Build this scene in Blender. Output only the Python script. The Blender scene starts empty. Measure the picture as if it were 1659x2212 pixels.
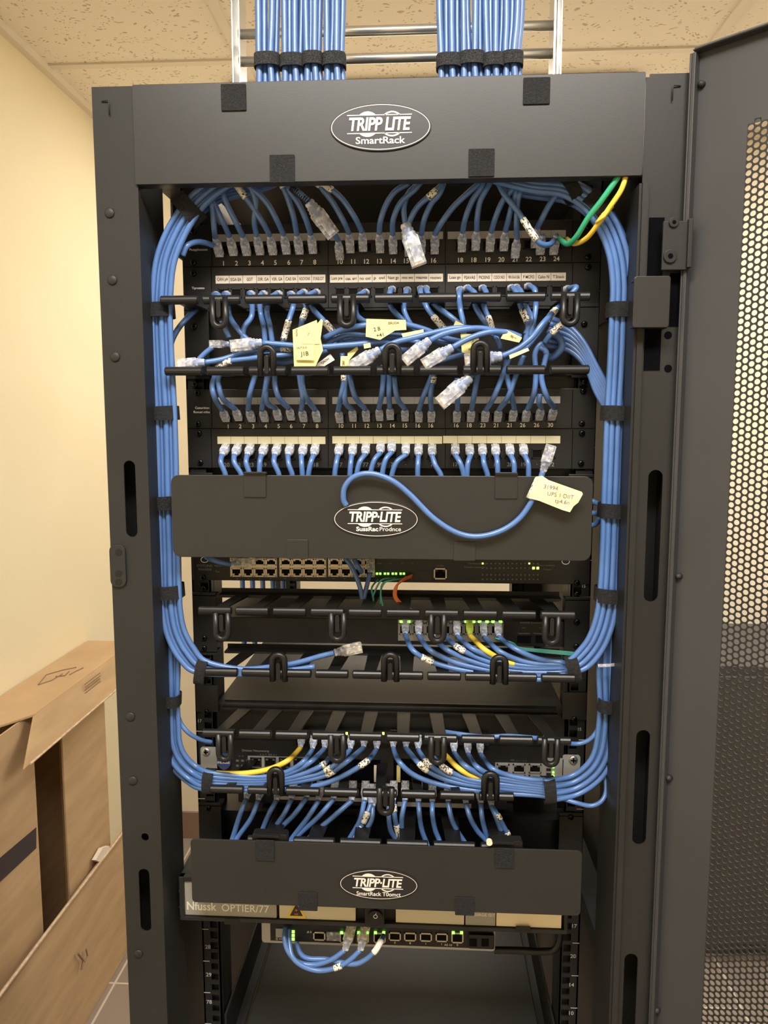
import bpy, math, random
from mathutils import Vector, Matrix
random.seed(7)
S = bpy.context.scene
COL = S.collection
PI = math.pi
# ------------------------------------------------------------ camera, light, exposure
F_PX = 1635.75; CAM = Vector((0.045, -0.8018, 1.6553)); YAW = 0.0559; PITCH = 0.1134
cd = bpy.data.cameras.new('camera'); cam = bpy.data.objects.new('camera', cd); COL.objects.link(cam)
cd.sensor_fit = 'VERTICAL'; cd.sensor_height = 24.0; cd.lens = F_PX/2212*24.0; cd.clip_start = 0.01
cam.location = CAM; cam.rotation_euler = (PI/2-PITCH, 0, YAW); S.camera = cam
w = bpy.data.worlds.new('world'); S.world = w; w.use_nodes = True
w.node_tree.nodes['Background'].inputs[0].default_value = (1.0, .96, .9, 1)
w.node_tree.nodes['Background'].inputs[1].default_value = 0.02
S.view_settings.view_transform = 'Standard'; S.view_settings.look = 'None'
S.view_settings.gamma = 1; S.view_settings.use_curve_mapping = False
S.view_settings.exposure = 0.0
def area(name, loc, sx, sy, power, rot=(0, 0, 0), col=(1, .96, .9)):
    l = bpy.data.lights.new(name, 'AREA'); l.shape = 'RECTANGLE'; l.size = sx; l.size_y = sy
    l.energy = power; l.color = col
    o = bpy.data.objects.new(name, l); COL.objects.link(o); o.location = loc; o.rotation_euler = rot
    return o
ZC = 2.675        # ceiling height
LAMPS = [(.05, -.95, 50), (1.75, -.75, 26), (.05, 1.80, 14), (1.85, 1.3, 24)]  # the lamp behind the rack is unseen, added to brighten the back wall
for i, (x, y, p) in enumerate(LAMPS):
    area('troffer_light', (x, y, ZC-.03), 1.1, .4, p)

FWD = Vector((-math.sin(YAW)*math.cos(PITCH), math.cos(YAW)*math.cos(PITCH), -math.sin(PITCH)))
RGT = Vector((math.cos(YAW), math.sin(YAW), 0)); UPV = RGT.cross(FWD)
def ray(px, py):
    return (FWD*F_PX + RGT*(px-829.5) - UPV*(py-1106)).normalized()
def W(px, py, Y):                     # where the line of sight through a measured point meets the plane at depth Y
    d = ray(px, py); t = (Y-CAM.y)/d.y
    return CAM + d*t
def WX(px, py, X):
    d = ray(px, py); return CAM + d*((X-CAM.x)/d.x)
def WZ(px, py, Z):
    d = ray(px, py); return CAM + d*((Z-CAM.z)/d.z)
def zpx(y, Y, x=845): return W(x, y, Y).z
def rect(x0, y0, x1, y1, Y):          # -> X0, X1, Z0, Z1
    ym = (y0+y1)/2; xm = (x0+x1)/2
    return W(x0, ym, Y).x, W(x1, ym, Y).x, W(xm, y1, Y).z, W(xm, y0, Y).z

# ------------------------------------------------------------ materials
def mat(name, col, rough=.5, metal=0, **k):
    m = bpy.data.materials.new(name); m.use_nodes = True
    b = m.node_tree.nodes['Principled BSDF']
    b.inputs['Base Color'].default_value = (*col, 1); b.inputs['Roughness'].default_value = rough
    b.inputs['Metallic'].default_value = metal
    if 'alpha' in k: b.inputs['Alpha'].default_value = k['alpha']
    if 'spec' in k: b.inputs['Specular IOR Level'].default_value = k['spec']
    if 'coat' in k: b.inputs['Coat Weight'].default_value = k['coat']; b.inputs['Coat Roughness'].default_value = .25
    if 'emit' in k:
        b.inputs['Emission Color'].default_value = (*k['emit'], 1); b.inputs['Emission Strength'].default_value = k.get('es', 1)
    return m
def nn(m, t, **k):
    n = m.node_tree.nodes.new(t)
    for a, v in k.items():
        if a in n.inputs: n.inputs[a].default_value = v
        else: setattr(n, a, v)
    return n
def noise_col(m, c1, c2, scale=8, detail=4, lo=.35, hi=.65, bump=0, bscale=None, stretch=(1, 1, 1), dist=.002):
    L = m.node_tree.links; b = m.node_tree.nodes['Principled BSDF']
    tc = nn(m, 'ShaderNodeTexCoord'); mp = nn(m, 'ShaderNodeMapping'); mp.inputs['Scale'].default_value = stretch
    L.new(tc.outputs['Object'], mp.inputs[0])
    n = nn(m, 'ShaderNodeTexNoise', Scale=scale, Detail=detail); L.new(mp.outputs[0], n.inputs['Vector'])
    r = nn(m, 'ShaderNodeValToRGB'); r.color_ramp.elements[0].position = lo; r.color_ramp.elements[1].position = hi
    r.color_ramp.elements[0].color = (*c1, 1); r.color_ramp.elements[1].color = (*c2, 1)
    L.new(n.outputs['Fac'], r.inputs[0]); L.new(r.outputs[0], b.inputs['Base Color'])
    if bump:
        n2 = nn(m, 'ShaderNodeTexNoise', Scale=bscale or scale*4, Detail=3); L.new(tc.outputs['Object'], n2.inputs['Vector'])
        bp = nn(m, 'ShaderNodeBump', Strength=bump, Distance=dist); L.new(n2.outputs['Fac'], bp.inputs['Height'])
        L.new(bp.outputs[0], b.inputs['Normal'])
    return m
M = {}
M['black'] = noise_col(mat('black_powder_coat', (.03, .029, .027), .46, spec=.3), (.019, .0188, .0182), (.024, .0237, .023), 5, bump=.12, bscale=900, dist=.0004)
M['plate'] = noise_col(mat('black_cover_paint', (.03, .029, .027), .38, spec=.45), (.0175, .0173, .0168), (.0215, .0212, .0206), 6, bump=.08, bscale=700, dist=.0004)
M['panel'] = mat('patch_panel_black', (.0125, .0125, .0125), .42, spec=.35)
M['plastic'] = mat('glossy_black_plastic', (.008, .008, .008), .36, spec=.4)
M['dark'] = mat('dark_cavity_black', (.002, .002, .003), .9, spec=.05)
M['chassis'] = mat('charcoal_chassis_steel', (.017, .017, .0165), .48, 0, spec=.25)
M['velcro'] = noise_col(mat('black_hook_and_loop', (.012, .012, .013), .95), (.007, .007, .008), (.018, .018, .02), 420, 2, .4, .8, bump=.6, bscale=600)
M['velcro2'] = noise_col(mat('charcoal_loop_fabric', (.02, .02, .022), .95), (.012, .012, .014), (.07, .07, .075), 700, 2, .4, .85, bump=.7, bscale=700)
M['screw'] = mat('black_screw', (.02, .02, .02), .25, .8)
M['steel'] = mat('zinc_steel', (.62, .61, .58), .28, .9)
M['cage'] = mat('port_cage_metal', (.62, .54, .42), .4, .35)
M['cage2'] = mat('grey_port_cage', (.34, .34, .33), .45, .3)
M['gold'] = mat('gold_contacts', (.8, .55, .2), .3, .9)
M['jack'] = mat('black_jack', (.003, .003, .003), .7, spec=.1)
M['white'] = mat('white_print', (.82, .8, .74), .6)
M['mid'] = mat('pale_print', (.45, .44, .41), .6)
M['dim'] = mat('grey_print', (.2, .2, .19), .6)
M['ink'] = mat('dark_ink', (.03, .025, .04), .7)
M['ink2'] = mat('violet_ink', (.09, .05, .14), .7)
M['doorp'] = noise_col(mat('door_paint', (.04, .04, .042), .5, spec=.4), (.036, .036, .038), (.046, .046, .049), 4, bump=.1, bscale=800, dist=.0004)
M['strip'] = mat('paper_label_strip', (.78, .7, .6), .6)
M['strip2'] = mat('grey_label_strip', (.42, .41, .39), .5)
M['strip3'] = mat('cream_label_strip', (.72, .68, .46), .55)
M['beige'] = mat('beige_front_plate', (.62, .57, .42), .5)
M['greyplate'] = mat('grey_front_plate', (.34, .33, .29), .5)
M['cream2'] = mat('pale_front_plate', (.85, .74, .52), .5)
M['tag'] = mat('yellow_tag_paper', (.82, .72, .3), .6)
M['note'] = noise_col(mat('masking_tape_paper', (.8, .7, .42), .8), (.74, .63, .36), (.86, .77, .5), 90, bump=.3, bscale=200)
M['logo'] = mat('silver_badge_print', (.78, .72, .65), .45)
M['badge'] = mat('badge_black', (.014, .014, .015), .35)
M['rubber'] = mat('black_rubber', (.018, .018, .018), .6)
def cablem(name, c):
    m = mat(name, c, .33, spec=.5, coat=.25)
    L = m.node_tree.links; b = m.node_tree.nodes['Principled BSDF']
    tc = nn(m, 'ShaderNodeTexCoord'); n = nn(m, 'ShaderNodeTexNoise', Scale=55, Detail=2); L.new(tc.outputs['Object'], n.inputs['Vector'])
    mx = nn(m, 'ShaderNodeMix', data_type='RGBA'); L.new(n.outputs['Fac'], mx.inputs['Factor'])
    mx.inputs['A'].default_value = (*[v*.82 for v in c], 1); mx.inputs['B'].default_value = (*[min(1, v*1.15) for v in c], 1)
    L.new(mx.outputs['Result'], b.inputs['Base Color'])
    return m
M['blue'] = cablem('blue_cable_jacket', (.082, .178, .43))
M['yellow'] = cablem('yellow_cable_jacket', (.86, .6, .06))
M['green'] = cablem('green_cable_jacket', (.03, .38, .2))
M['teal'] = cablem('teal_fibre_jacket', (.07, .38, .32))
M['orange'] = cablem('orange_fibre_jacket', (.85, .2, .05))
def clearm(name, c1, c2, base=.22, edge=.6):
    m = noise_col(mat(name, c2, .14, spec=.8), c1, c2, 120, 2, .4, .6, bump=.4, bscale=240)
    lw = nn(m, 'ShaderNodeLayerWeight', Blend=.35); n_ = nn(m, 'ShaderNodeTexNoise', Scale=230, Detail=1); tc = nn(m, 'ShaderNodeTexCoord')
    a = nn(m, 'ShaderNodeMath', operation='MULTIPLY_ADD'); a.inputs[1].default_value = edge; a.inputs[2].default_value = base
    q = nn(m, 'ShaderNodeMapRange'); q.inputs[1].default_value = .52; q.inputs[2].default_value = .66; q.inputs[3].default_value = 0; q.inputs[4].default_value = .35
    d = nn(m, 'ShaderNodeMath', operation='ADD'); d.use_clamp = True; L = m.node_tree.links
    L.new(tc.outputs['Object'], n_.inputs['Vector']); L.new(lw.outputs['Facing'], a.inputs[0]); L.new(n_.outputs['Fac'], q.inputs[0])
    L.new(a.outputs[0], d.inputs[0]); L.new(q.outputs[0], d.inputs[1]); L.new(d.outputs[0], m.node_tree.nodes['Principled BSDF'].inputs['Alpha'])
    return m
M['clear'] = clearm('clear_plastic_plug', (.66, .69, .78), (.97, .98, 1))
M['clearbus'] = clearm('clear_plug_gold_tint', (.68, .63, .52), (.96, .92, .82))
M['cleary'] = mat('clear_yellow_plug', (.6, .75, .1), .2, alpha=.7)
M['led'] = mat('green_led', (.1, .8, .1), .4, emit=(.25, 1, .08), es=3.5)
M['ledy'] = mat('yellow_led', (.8, .8, .1), .4, emit=(.9, .95, .12), es=2.5)
M['ledoff'] = mat('unlit_led', (.12, .12, .11), .4)
M['emblem'] = mat('navy_emblem', (.03, .05, .13), .5)
M['silver'] = mat('silver_ear', (.42, .42, .4), .4, .5)
M['warn'] = mat('warning_yellow', (.8, .55, .06), .6)
M['grn'] = mat('green_label', (.02, .3, .12), .6)
# sleeve labels: white tape with rows of printed marks
m = mat('printed_wrap_label', (.85, .82, .74), .5); L = m.node_tree.links
tc = nn(m, 'ShaderNodeTexCoord'); n = nn(m, 'ShaderNodeTexNoise', Scale=520, Detail=0); L.new(tc.outputs['Object'], n.inputs['Vector'])
r = nn(m, 'ShaderNodeValToRGB'); r.color_ramp.elements[0].position = .37; r.color_ramp.elements[1].position = .43
r.color_ramp.elements[0].color = (.07, .07, .09, 1); r.color_ramp.elements[1].color = (.82, .78, .66, 1)
L.new(n.outputs['Fac'], r.inputs[0]); L.new(r.outputs[0], m.node_tree.nodes['Principled BSDF'].inputs['Base Color']); M['wrap'] = m
M['wall'] = noise_col(mat('cream_wall_paint', (.8, .7, .5), .85), (.79, .7, .5), (.81, .72, .52), 3, bump=.1, bscale=220, dist=.001)
M['wallb'] = noise_col(mat('cream_back_wall_paint', (.8, .72, .57), .85), (.79, .71, .56), (.81, .73, .58), 3, bump=.1, bscale=220, dist=.001)
M['baseb'] = mat('brown_vinyl_baseboard', (.24, .16, .115), .6)
M['tbar'] = mat('ceiling_grid_paint', (.74, .66, .55), .5)
M['card'] = noise_col(mat('cardboard', (.5, .34, .19), .9), (.46, .31, .17), (.54, .37, .21), 5, 6, bump=.15, bscale=90, stretch=(1, 1, 6))
M['card2'] = noise_col(mat('cardboard_edge', (.6, .45, .3), .9), (.5, .37, .25), (.68, .53, .38), 60)
M['tape'] = mat('black_packing_tape', (.035, .028, .035), .45)
M['cab'] = mat('dark_cabinet', (.05, .047, .05), .5)
M['lamp'] = mat('lamp_diffuser', (.9, .9, .9), .5, emit=(1, .9, .72), es=4)
# ceiling tile
m = mat('acoustic_ceiling_tile', (.7, .6, .46), .95); L = m.node_tree.links; b = m.node_tree.nodes['Principled BSDF']
tc = nn(m, 'ShaderNodeTexCoord')
nw = nn(m, 'ShaderNodeTexNoise', Scale=9, Detail=2); L.new(tc.outputs['Object'], nw.inputs['Vector'])
add = nn(m, 'ShaderNodeMixRGB', blend_type='ADD'); add.inputs[0].default_value = .12; L.new(tc.outputs['Object'], add.inputs[1]); L.new(nw.outputs['Color'], add.inputs[2])
v = nn(m, 'ShaderNodeTexVoronoi', Scale=62); mp = nn(m, 'ShaderNodeMapping'); mp.inputs['Scale'].default_value = (1, 1.5, 1)
L.new(add.outputs[0], mp.inputs[0]); L.new(mp.outputs[0], v.inputs['Vector'])
n2 = nn(m, 'ShaderNodeTexNoise', Scale=28, Detail=2); L.new(tc.outputs['Object'], n2.inputs['Vector'])
r1 = nn(m, 'ShaderNodeMath', operation='MULTIPLY'); L.new(n2.outputs['Fac'], r1.inputs[0]); r1.inputs[1].default_value = .50
r2 = nn(m, 'ShaderNodeMath', operation='LESS_THAN'); L.new(v.outputs['Distance'], r2.inputs[0]); L.new(r1.outputs[0], r2.inputs[1])
n3 = nn(m, 'ShaderNodeTexNoise', Scale=22, Detail=1); L.new(tc.outputs['Object'], n3.inputs['Vector'])
r3 = nn(m, 'ShaderNodeMath', operation='GREATER_THAN'); r3.inputs[1].default_value = .44; L.new(n3.outputs['Fac'], r3.inputs[0])
r4 = nn(m, 'ShaderNodeMath', operation='MULTIPLY'); L.new(r2.outputs[0], r4.inputs[0]); L.new(r3.outputs[0], r4.inputs[1])
mx = nn(m, 'ShaderNodeMix', data_type='RGBA'); L.new(r4.outputs[0], mx.inputs['Factor'])
mx.inputs['A'].default_value = (.84, .76, .64, 1); mx.inputs['B'].default_value = (.56, .44, .32, 1)
L.new(mx.outputs['Result'], b.inputs['Base Color']); M['ceil'] = m
# floor tile
m = mat('floor_tile', (.3, .25, .2), .35); L = m.node_tree.links; b = m.node_tree.nodes['Principled BSDF']
tc = nn(m, 'ShaderNodeTexCoord'); br = nn(m, 'ShaderNodeTexBrick', Scale=1.0); br.offset = 0
br.inputs['Brick Width'].default_value = .305; br.inputs['Row Height'].default_value = .305; br.inputs['Mortar Size'].default_value = .0035
br.inputs['Color1'].default_value = (.30, .245, .2, 1); br.inputs['Color2'].default_value = (.27, .22, .18, 1); br.inputs['Mortar'].default_value = (.6, .52, .42, 1)
mp = nn(m, 'ShaderNodeMapping'); mp.inputs['Location'].default_value = (.875, -.02, 0)
L.new(tc.outputs['Object'], mp.inputs[0]); L.new(mp.outputs[0], br.inputs['Vector']); L.new(br.outputs['Color'], b.inputs['Base Color']); M['floor'] = m

# ------------------------------------------------------------ geometry helpers
class MB:
    def __init__(s): s.v = []; s.f = []; s.sm = False
    def add(s, vs, fs):
        o = len(s.v); s.v += [tuple(p) for p in vs]; s.f += [tuple(i+o for i in f) for f in fs]
        return s
    def box(s, x0, x1, y0, y1, z0, z1):
        return s.add([(x0, y0, z0), (x1, y0, z0), (x1, y1, z0), (x0, y1, z0), (x0, y0, z1), (x1, y0, z1), (x1, y1, z1), (x0, y1, z1)],
                     [(0, 3, 2, 1), (4, 5, 6, 7), (0, 1, 5, 4), (1, 2, 6, 5), (2, 3, 7, 6), (3, 0, 4, 7)])
    def cbox(s, c, sx, sy, sz): return s.box(c[0]-sx/2, c[0]+sx/2, c[1]-sy/2, c[1]+sy/2, c[2]-sz/2, c[2]+sz/2)
    def prism(s, poly, d):             # list of 3D points (planar), extruded by vector d
        n = len(poly); d = Vector(d); a = [Vector(p) for p in poly]; b = [p+d for p in a]
        return s.add(a+b, [tuple(range(n))[::-1], tuple(range(n, 2*n))]+[(i, (i+1) % n, n+(i+1) % n, n+i) for i in range(n)])
    def hexa(s, p):                    # 8 corners
        return s.add(p, [(0, 3, 2, 1), (4, 5, 6, 7), (0, 1, 5, 4), (1, 2, 6, 5), (2, 3, 7, 6), (3, 0, 4, 7)])
    def disc(s, c, r, axis=(0, -1, 0), h=.002, n=20, rz=None):
        ax = Vector(axis).normalized(); q = ax.to_track_quat('Z', 'Y'); c = Vector(c)
        pts = [c+q@Vector((math.cos(2*PI*i/n)*r, math.sin(2*PI*i/n)*(rz or r), 0)) for i in range(n)]
        return s.prism(pts, ax*h)
    def rrect(s, x0, x1, z0, z1, y0, y1, r=.003, n=5):
        pts = []
        for cx, cz, a0 in ((x1-r, z1-r, 0), (x0+r, z1-r, PI/2), (x0+r, z0+r, PI), (x1-r, z0+r, 3*PI/2)):
            for i in range(n+1):
                a = a0+PI/2*i/n; pts.append(Vector((cx+r*math.cos(a), y0, cz+r*math.sin(a))))
        return s.prism(pts, (0, y1-y0, 0))
    def tube(s, pts, r, n=10, sx=1, sy=1, caps=True, up=(0, -1, 0)):
        pts = [Vector(p) for p in pts]; T = []
        for i in range(len(pts)):
            a = pts[max(0, i-1)]; b = pts[min(len(pts)-1, i+1)]; T.append((b-a).normalized())
        u = Vector(up)-T[0]*Vector(up).dot(T[0])
        if u.length < 1e-3: u = T[0].orthogonal()
        u.normalize(); vs = []; fs = []
        for i, p in enumerate(pts):
            u = u-T[i]*u.dot(T[i]); u.normalize(); v = T[i].cross(u)
            rr = r[i] if isinstance(r, (list, tuple)) else r
            for k in range(n):
                a = 2*PI*k/n; vs.append(p+u*math.cos(a)*rr*sx+v*math.sin(a)*rr*sy)
        for i in range(len(pts)-1):
            for k in range(n):
                fs.append((i*n+k, i*n+(k+1) % n, (i+1)*n+(k+1) % n, (i+1)*n+k))
        if caps: fs.append(tuple(range(n))[::-1]); fs.append(tuple(range((len(pts)-1)*n, len(pts)*n)))
        return s.add(vs, fs)
    def mesh(s, name, m, smooth=False):
        me = bpy.data.meshes.new(name); me.from_pydata(s.v, [], s.f)
        if m: me.materials.append(M[m] if isinstance(m, str) else m)
        if smooth: me.polygons.foreach_set('use_smooth', [True]*len(me.polygons))
        me.update(); return me
    def build(s, name, m, parent=None, smooth=False, bevel=0, **k):
        return link(name, s.mesh(name, m, smooth), parent, bevel, **k)
def link(name, me, parent=None, bevel=0, **k):
    o = bpy.data.objects.new(name, me); COL.objects.link(o)
    if parent is not None:
        o.parent = parent
        if parent.type == 'EMPTY': o.matrix_parent_inverse = Matrix.Translation(parent.location).inverted()
    if bevel:
        b = o.modifiers.new('bevel', 'BEVEL'); b.width = bevel; b.segments = 2; b.limit_method = 'ANGLE'; b.angle_limit = .7
    for a, v in k.items(): o[a] = v
    return o
def thing(name, label, cat, loc=(0, 0, 0), group=None):
    o = bpy.data.objects.new(name, None); COL.objects.link(o); o.location = loc; o.empty_display_size = .01
    o['label'] = label; o['category'] = cat
    if group: o['group'] = group
    return o
def tag(o, label, cat, group=None):
    o['label'] = label; o['category'] = cat
    if group: o['group'] = group
    return o
def struct(name, mb, m, **k):
    o = mb.build(name, m, **k); o['kind'] = 'structure'; return o
_tc = {}
def text_geo(s, bold=0, shear=0, sp=1):
    key = (s, bold, shear, sp)
    if key not in _tc:
        c = bpy.data.curves.new('t', 'FONT'); c.body = s; c.align_x = 'CENTER'; c.align_y = 'CENTER'; c.size = 1
        c.offset = bold; c.shear = shear; c.resolution_u = 3; c.space_character = sp
        o = bpy.data.objects.new('t', c); me = o.to_mesh()
        vs = [tuple(v.co) for v in me.vertices]; fs = [tuple(p.vertices) for p in me.polygons]
        o.to_mesh_clear(); bpy.data.objects.remove(o); bpy.data.curves.remove(c)
        if vs:
            cy = (max(v[1] for v in vs)+min(v[1] for v in vs))/2; cx = (max(v[0] for v in vs)+min(v[0] for v in vs))/2
            vs = [(v[0]-cx, v[1]-cy, 0) for v in vs]
        _tc[key] = (vs, fs)
    return _tc[key]
def addtext(mb, s, c, h, width=None, bold=.01, shear=0, ex=(1, 0, 0), ey=(0, 0, 1), off=(0, -.0003, 0), sp=1):
    vs, fs = text_geo(s, bold, shear, sp)
    if not vs: return
    wx = max(v[0] for v in vs)-min(v[0] for v in vs); hy = .73
    sy = h/hy; sx = sy if width is None else width/wx
    ex = Vector(ex); ey = Vector(ey); c = Vector(c)+Vector(off)
    mb.add([c+ex*v[0]*sx+ey*v[1]*sy for v in vs], fs)
def pxtext(mb, s, px, py, hpx, Y, wpx=None, **k):
    c = W(px, py, Y); sc = (W(px+50, py, Y)-W(px-50, py, Y)).length/100
    addtext(mb, s, c, hpx*sc, None if wpx is None else wpx*sc, **k)
def crom(pts, n=8):
    P = [Vector(p) for p in pts]; P = [P[0]*2-P[1]]+P+[P[-1]*2-P[-2]]; out = []
    for i in range(1, len(P)-2):
        a, b, c, d = P[i-1:i+3]
        # centripetal-ish tangents
        for k in range(n):
            t = k/n
            out.append(.5*((2*b)+(-a+c)*t+(2*a-5*b+4*c-d)*t*t+(-a+3*b-3*c+d)*t**3))
    out.append(P[-2]); return out
ORD = ['first', 'second', 'third', 'fourth', 'fifth', 'sixth', 'seventh', 'eighth', 'ninth', 'tenth', 'eleventh', 'twelfth', 'thirteenth', 'fourteenth']

# ------------------------------------------------------------ room
XL, XR, YBK, YFR = -1.055, 2.6, 2.05, -2.8
struct('floor', MB().box(XL-.1, XR+.1, YFR-.1, YBK+.1, -.1, 0), 'floor')
struct('ceiling', MB().box(XL-.1, XR+.1, YFR-.1, YBK+.1, ZC, ZC+.1), 'ceil')
struct('wall_left', MB().box(XL-.1, XL, YFR-.1, YBK+.1, 0, ZC), 'wall')
struct('wall_right', MB().box(XR, XR+.1, YFR-.1, YBK+.1, 0, ZC), 'wall')
struct('wall_back', MB().box(XL, XR, YBK, YBK+.1, 0, ZC), 'wallb')
struct('wall_front', MB().box(XL, XR, YFR-.1, YFR, 0, ZC), 'wall')
struct('baseboard_back', MB().box(XL, XR, YBK-.012, YBK, 0, .11), 'baseb')
struct('baseboard_left', MB().box(XL, XL+.012, YFR, YBK-.012, 0, .11), 'baseb')
k = 0
xs = [WZ(458, 0, ZC).x, WZ(1611, 0, ZC).x]; dxs = xs[1]-xs[0]
for x in (xs[0]-0, xs[1], xs[1]+dxs):
    k += 1; struct('trim_%d' % k, MB().box(x-.012, x+.012, YFR, YBK, ZC-.006, ZC+.001), 'tbar')
yb = WZ(300, 137, ZC).y
for j in range(-6, 2):
    y = yb+j*.61
    if YFR < y < YBK: k += 1; struct('trim_%d' % k, MB().box(XL, XR, y-.012, y+.012, ZC-.005, ZC+.001), 'tbar')
k += 1; struct('trim_%d' % k, MB().box(XL, XL+.022, YFR, YBK, ZC-.02, ZC), 'tbar')
k += 1; struct('trim_%d' % k, MB().box(XL, XR, YBK-.022, YBK, ZC-.02, ZC), 'tbar')
for i, (x, y, p) in enumerate(LAMPS):
    t = thing('ceiling_light', ['recessed ceiling light above the space before the rack', 'recessed ceiling light right of the open rack door',
              'unseen ceiling light added behind the rack to brighten the back wall', 'recessed ceiling light in the far right of the room'][i], 'light', (x, y, ZC))
    f = MB()
    for a in (-1, 1): f.box(x-.6, x+.6, y+a*.22-.02, y+a*.22+.02, ZC-.02, ZC-.001); f.box(x+a*.58-.02, x+a*.58+.02, y-.20, y+.20, ZC-.02, ZC-.001)
    f.build('lamp_frame', 'tbar', t); MB().box(x-.56, x+.56, y-.20, y+.20, ZC-.012, ZC-.002).build('diffuser', 'lamp', t)

# ------------------------------------------------------------ the rack
ZT = 2.0; RY = .0965; RD = .88; RX = .2413
ZTL = W(240, 186, 0).z
rack = thing('server_rack', 'tall black open frame server rack holding all the patch panels and switches', 'server rack')
def slotted(x0, x1, z0, z1, slots, y0, y1, mb):
    # front plate with rounded vertical slots cut out: (xc, za, zb, r)
    zs = sorted(slots, key=lambda s: s[1]); z = z0
    for xc, za, zb, r in zs:
        if za-.004 > z: mb.box(x0, x1, y0, y1, z, za-.004)
        a, b = za-.004, zb+.004; n = 8
        left = [(xc, zb)]+[(xc-r*math.sin(PI/2*i/n), zb-r+r*math.cos(PI/2*i/n)) for i in range(1, n+1)]
        left += [(xc-r*math.cos(PI/2*i/n), za+r-r*math.sin(PI/2*i/n)) for i in range(0, n+1)]
        for sgn, xe in ((-1, x0), (1, x1)):
            pts = [(xc+(p[0]-xc)*(-sgn), p[1]) for p in left]
            for i in range(len(pts)-1):
                p, q = pts[i], pts[i+1]
                mb.add([(xe, y0, p[1]), (p[0], y0, p[1]), (q[0], y0, q[1]), (xe, y0, q[1]), (xe, y1, p[1]), (p[0], y1, p[1]), (q[0], y1, q[1]), (xe, y1, q[1])],
                       [(0, 1, 2, 3), (4, 7, 6, 5), (1, 5, 6, 2), (0, 3, 7, 4)])
            mb.box(xe if sgn < 0 else xc, xc if sgn < 0 else xe, y0, y1, zb, b); mb.box(xe if sgn < 0 else xc, xc if sgn < 0 else xe, y0, y1, a, za)
        z = b
    mb.box(x0, x1, y0, y1, z, z1)
def slotpx(px, ya, yb, wpx, Y=0):
    a = W(px, ya, Y); b = W(px, yb, Y); return (a.x+b.x)/2, b.z, a.z, wpx/2/1960
lp = MB()
sl = [slotpx(282, 995, 1160, 25), slotpx(313, 1877, 2012, 25), slotpx(313, 1800, 1817, 17)]
slotted(-.3, -.255, 0, ZT, sl, 0, .002, lp)
lp.box(-.3, -.298, .002, .045, 0, ZT); lp.box(-.257, -.255, .002, .075, 0, ZT); lp.box(-.298, -.257, .043, .045, 0, ZT-.002)
lp.build('post', 'black', rack)
rp = MB()
sl = [slotpx(1411, 1015, 1300, 29), slotpx(1385, 1577, 1825, 29), slotpx(1359, 2060, 2300, 29), slotpx(1424, 712, 775, 42, .004)]
slotted(.262, .3, 0, ZT-.001, sl[:3], 0, .002, rp)
rp.box(.2585, .262, 0, .002, ZT-.105, ZT-.004); rp.box(.298, .3, .002, .045, 0, ZT); rp.box(.255, .2575, -.003, .075, 0, ZT-.105)
rp.box(.2575, .262, -.006, -.003, 0, ZT-.105); rp.box(.262, .2635, -.006, .002, 0, ZT-.105); rp.box(.2575, .298, .043, .045, 0, ZT-.002)
rp.build('post', 'black', rack)
for x in (-.295, .255):
    p = MB(); p.box(x, x+.04, RD-.045, RD, 0, ZT-.005); p.build('post', 'black', rack)
for x in (-.298, .258):
    for z0, z1_ in ((ZT-.045, ZT-.005), (.02, .08), (1.0, 1.03)): MB().box(x, x+.03, .045, RD-.045, z0, z1_).build('side_beam', 'black', rack)
MB().box(-.298, -.295, .23, RD-.045, ZT-.115, ZT-.045).build('side_gusset', 'black', rack)
MB().box(.2925, .2955, .05, RD-.045, ZT-.2, ZT-.02).build('side_gusset', 'black', rack)
for a in ((RD-.04, RD, ZT-.06, ZT-.005), (RD-.04, RD, .02, .1), (.01, .05, .02, .1)): MB().box(-.255, .255, *a).build('cross_beam', 'black', rack)
MB().box(-.2935, -.291, .05, RD-.05, .08, .955).build('side_panel', 'black', rack)
MB().box(-.258, .258, .2, RD-.04, ZT-.02, ZT-.015).build('roof_panel', 'black', rack)
MB().box(-.258, .258, .62, .625, ZT-.30, ZT-.02).build('rear_shade_panel', 'plastic', rack)  # dark sheet added to keep the deep interior behind the header in shade
MB().box(.296, .299, .05, RD-.03, .1, ZT-.05).build('side_panel', 'black', rack)
def rail(x0, sgn, yf):               # square punched mounting rail
    mb = MB(); pz = .04445/3; hx = .0095
    xin = x0+.0235*sgn; xo = x0; xc = x0+.0155*sgn; n = int(1.92/pz)
    for i in range(n):
        z = .03+i*pz; a, b = z+(pz-hx)/2, z+(pz+hx)/2; l, r = sorted((xo, xin)); y1 = yf+.002
        mb.box(l, xc-hx/2, yf, y1, z, z+pz); mb.box(xc+hx/2, r, yf, y1, z, z+pz)
        mb.box(xc-hx/2, xc+hx/2, yf, y1, z, a); mb.box(xc-hx/2, xc+hx/2, yf, y1, b, z+pz)
    l, r = sorted((xo, xin)); mb.box(l, r, yf+.012, yf+.014, .03, 1.95)
    l, r = sorted((xin, xin-.002*sgn)); mb.box(l, r, yf, yf+.05, .03, 1.95)
    l, r = sorted((xo, xo+.002*sgn)); mb.box(l, r, yf, yf+.03, .03, 1.95)
    return mb
rl = []
for sgn in (-1, 1):
    o = rail(sgn*RX, -sgn, RY).build('mounting_rail', 'panel', rack); rl.append(o)
    rail(sgn*RX, -sgn, .70).build('mounting_rail', 'panel', rack)
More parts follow.
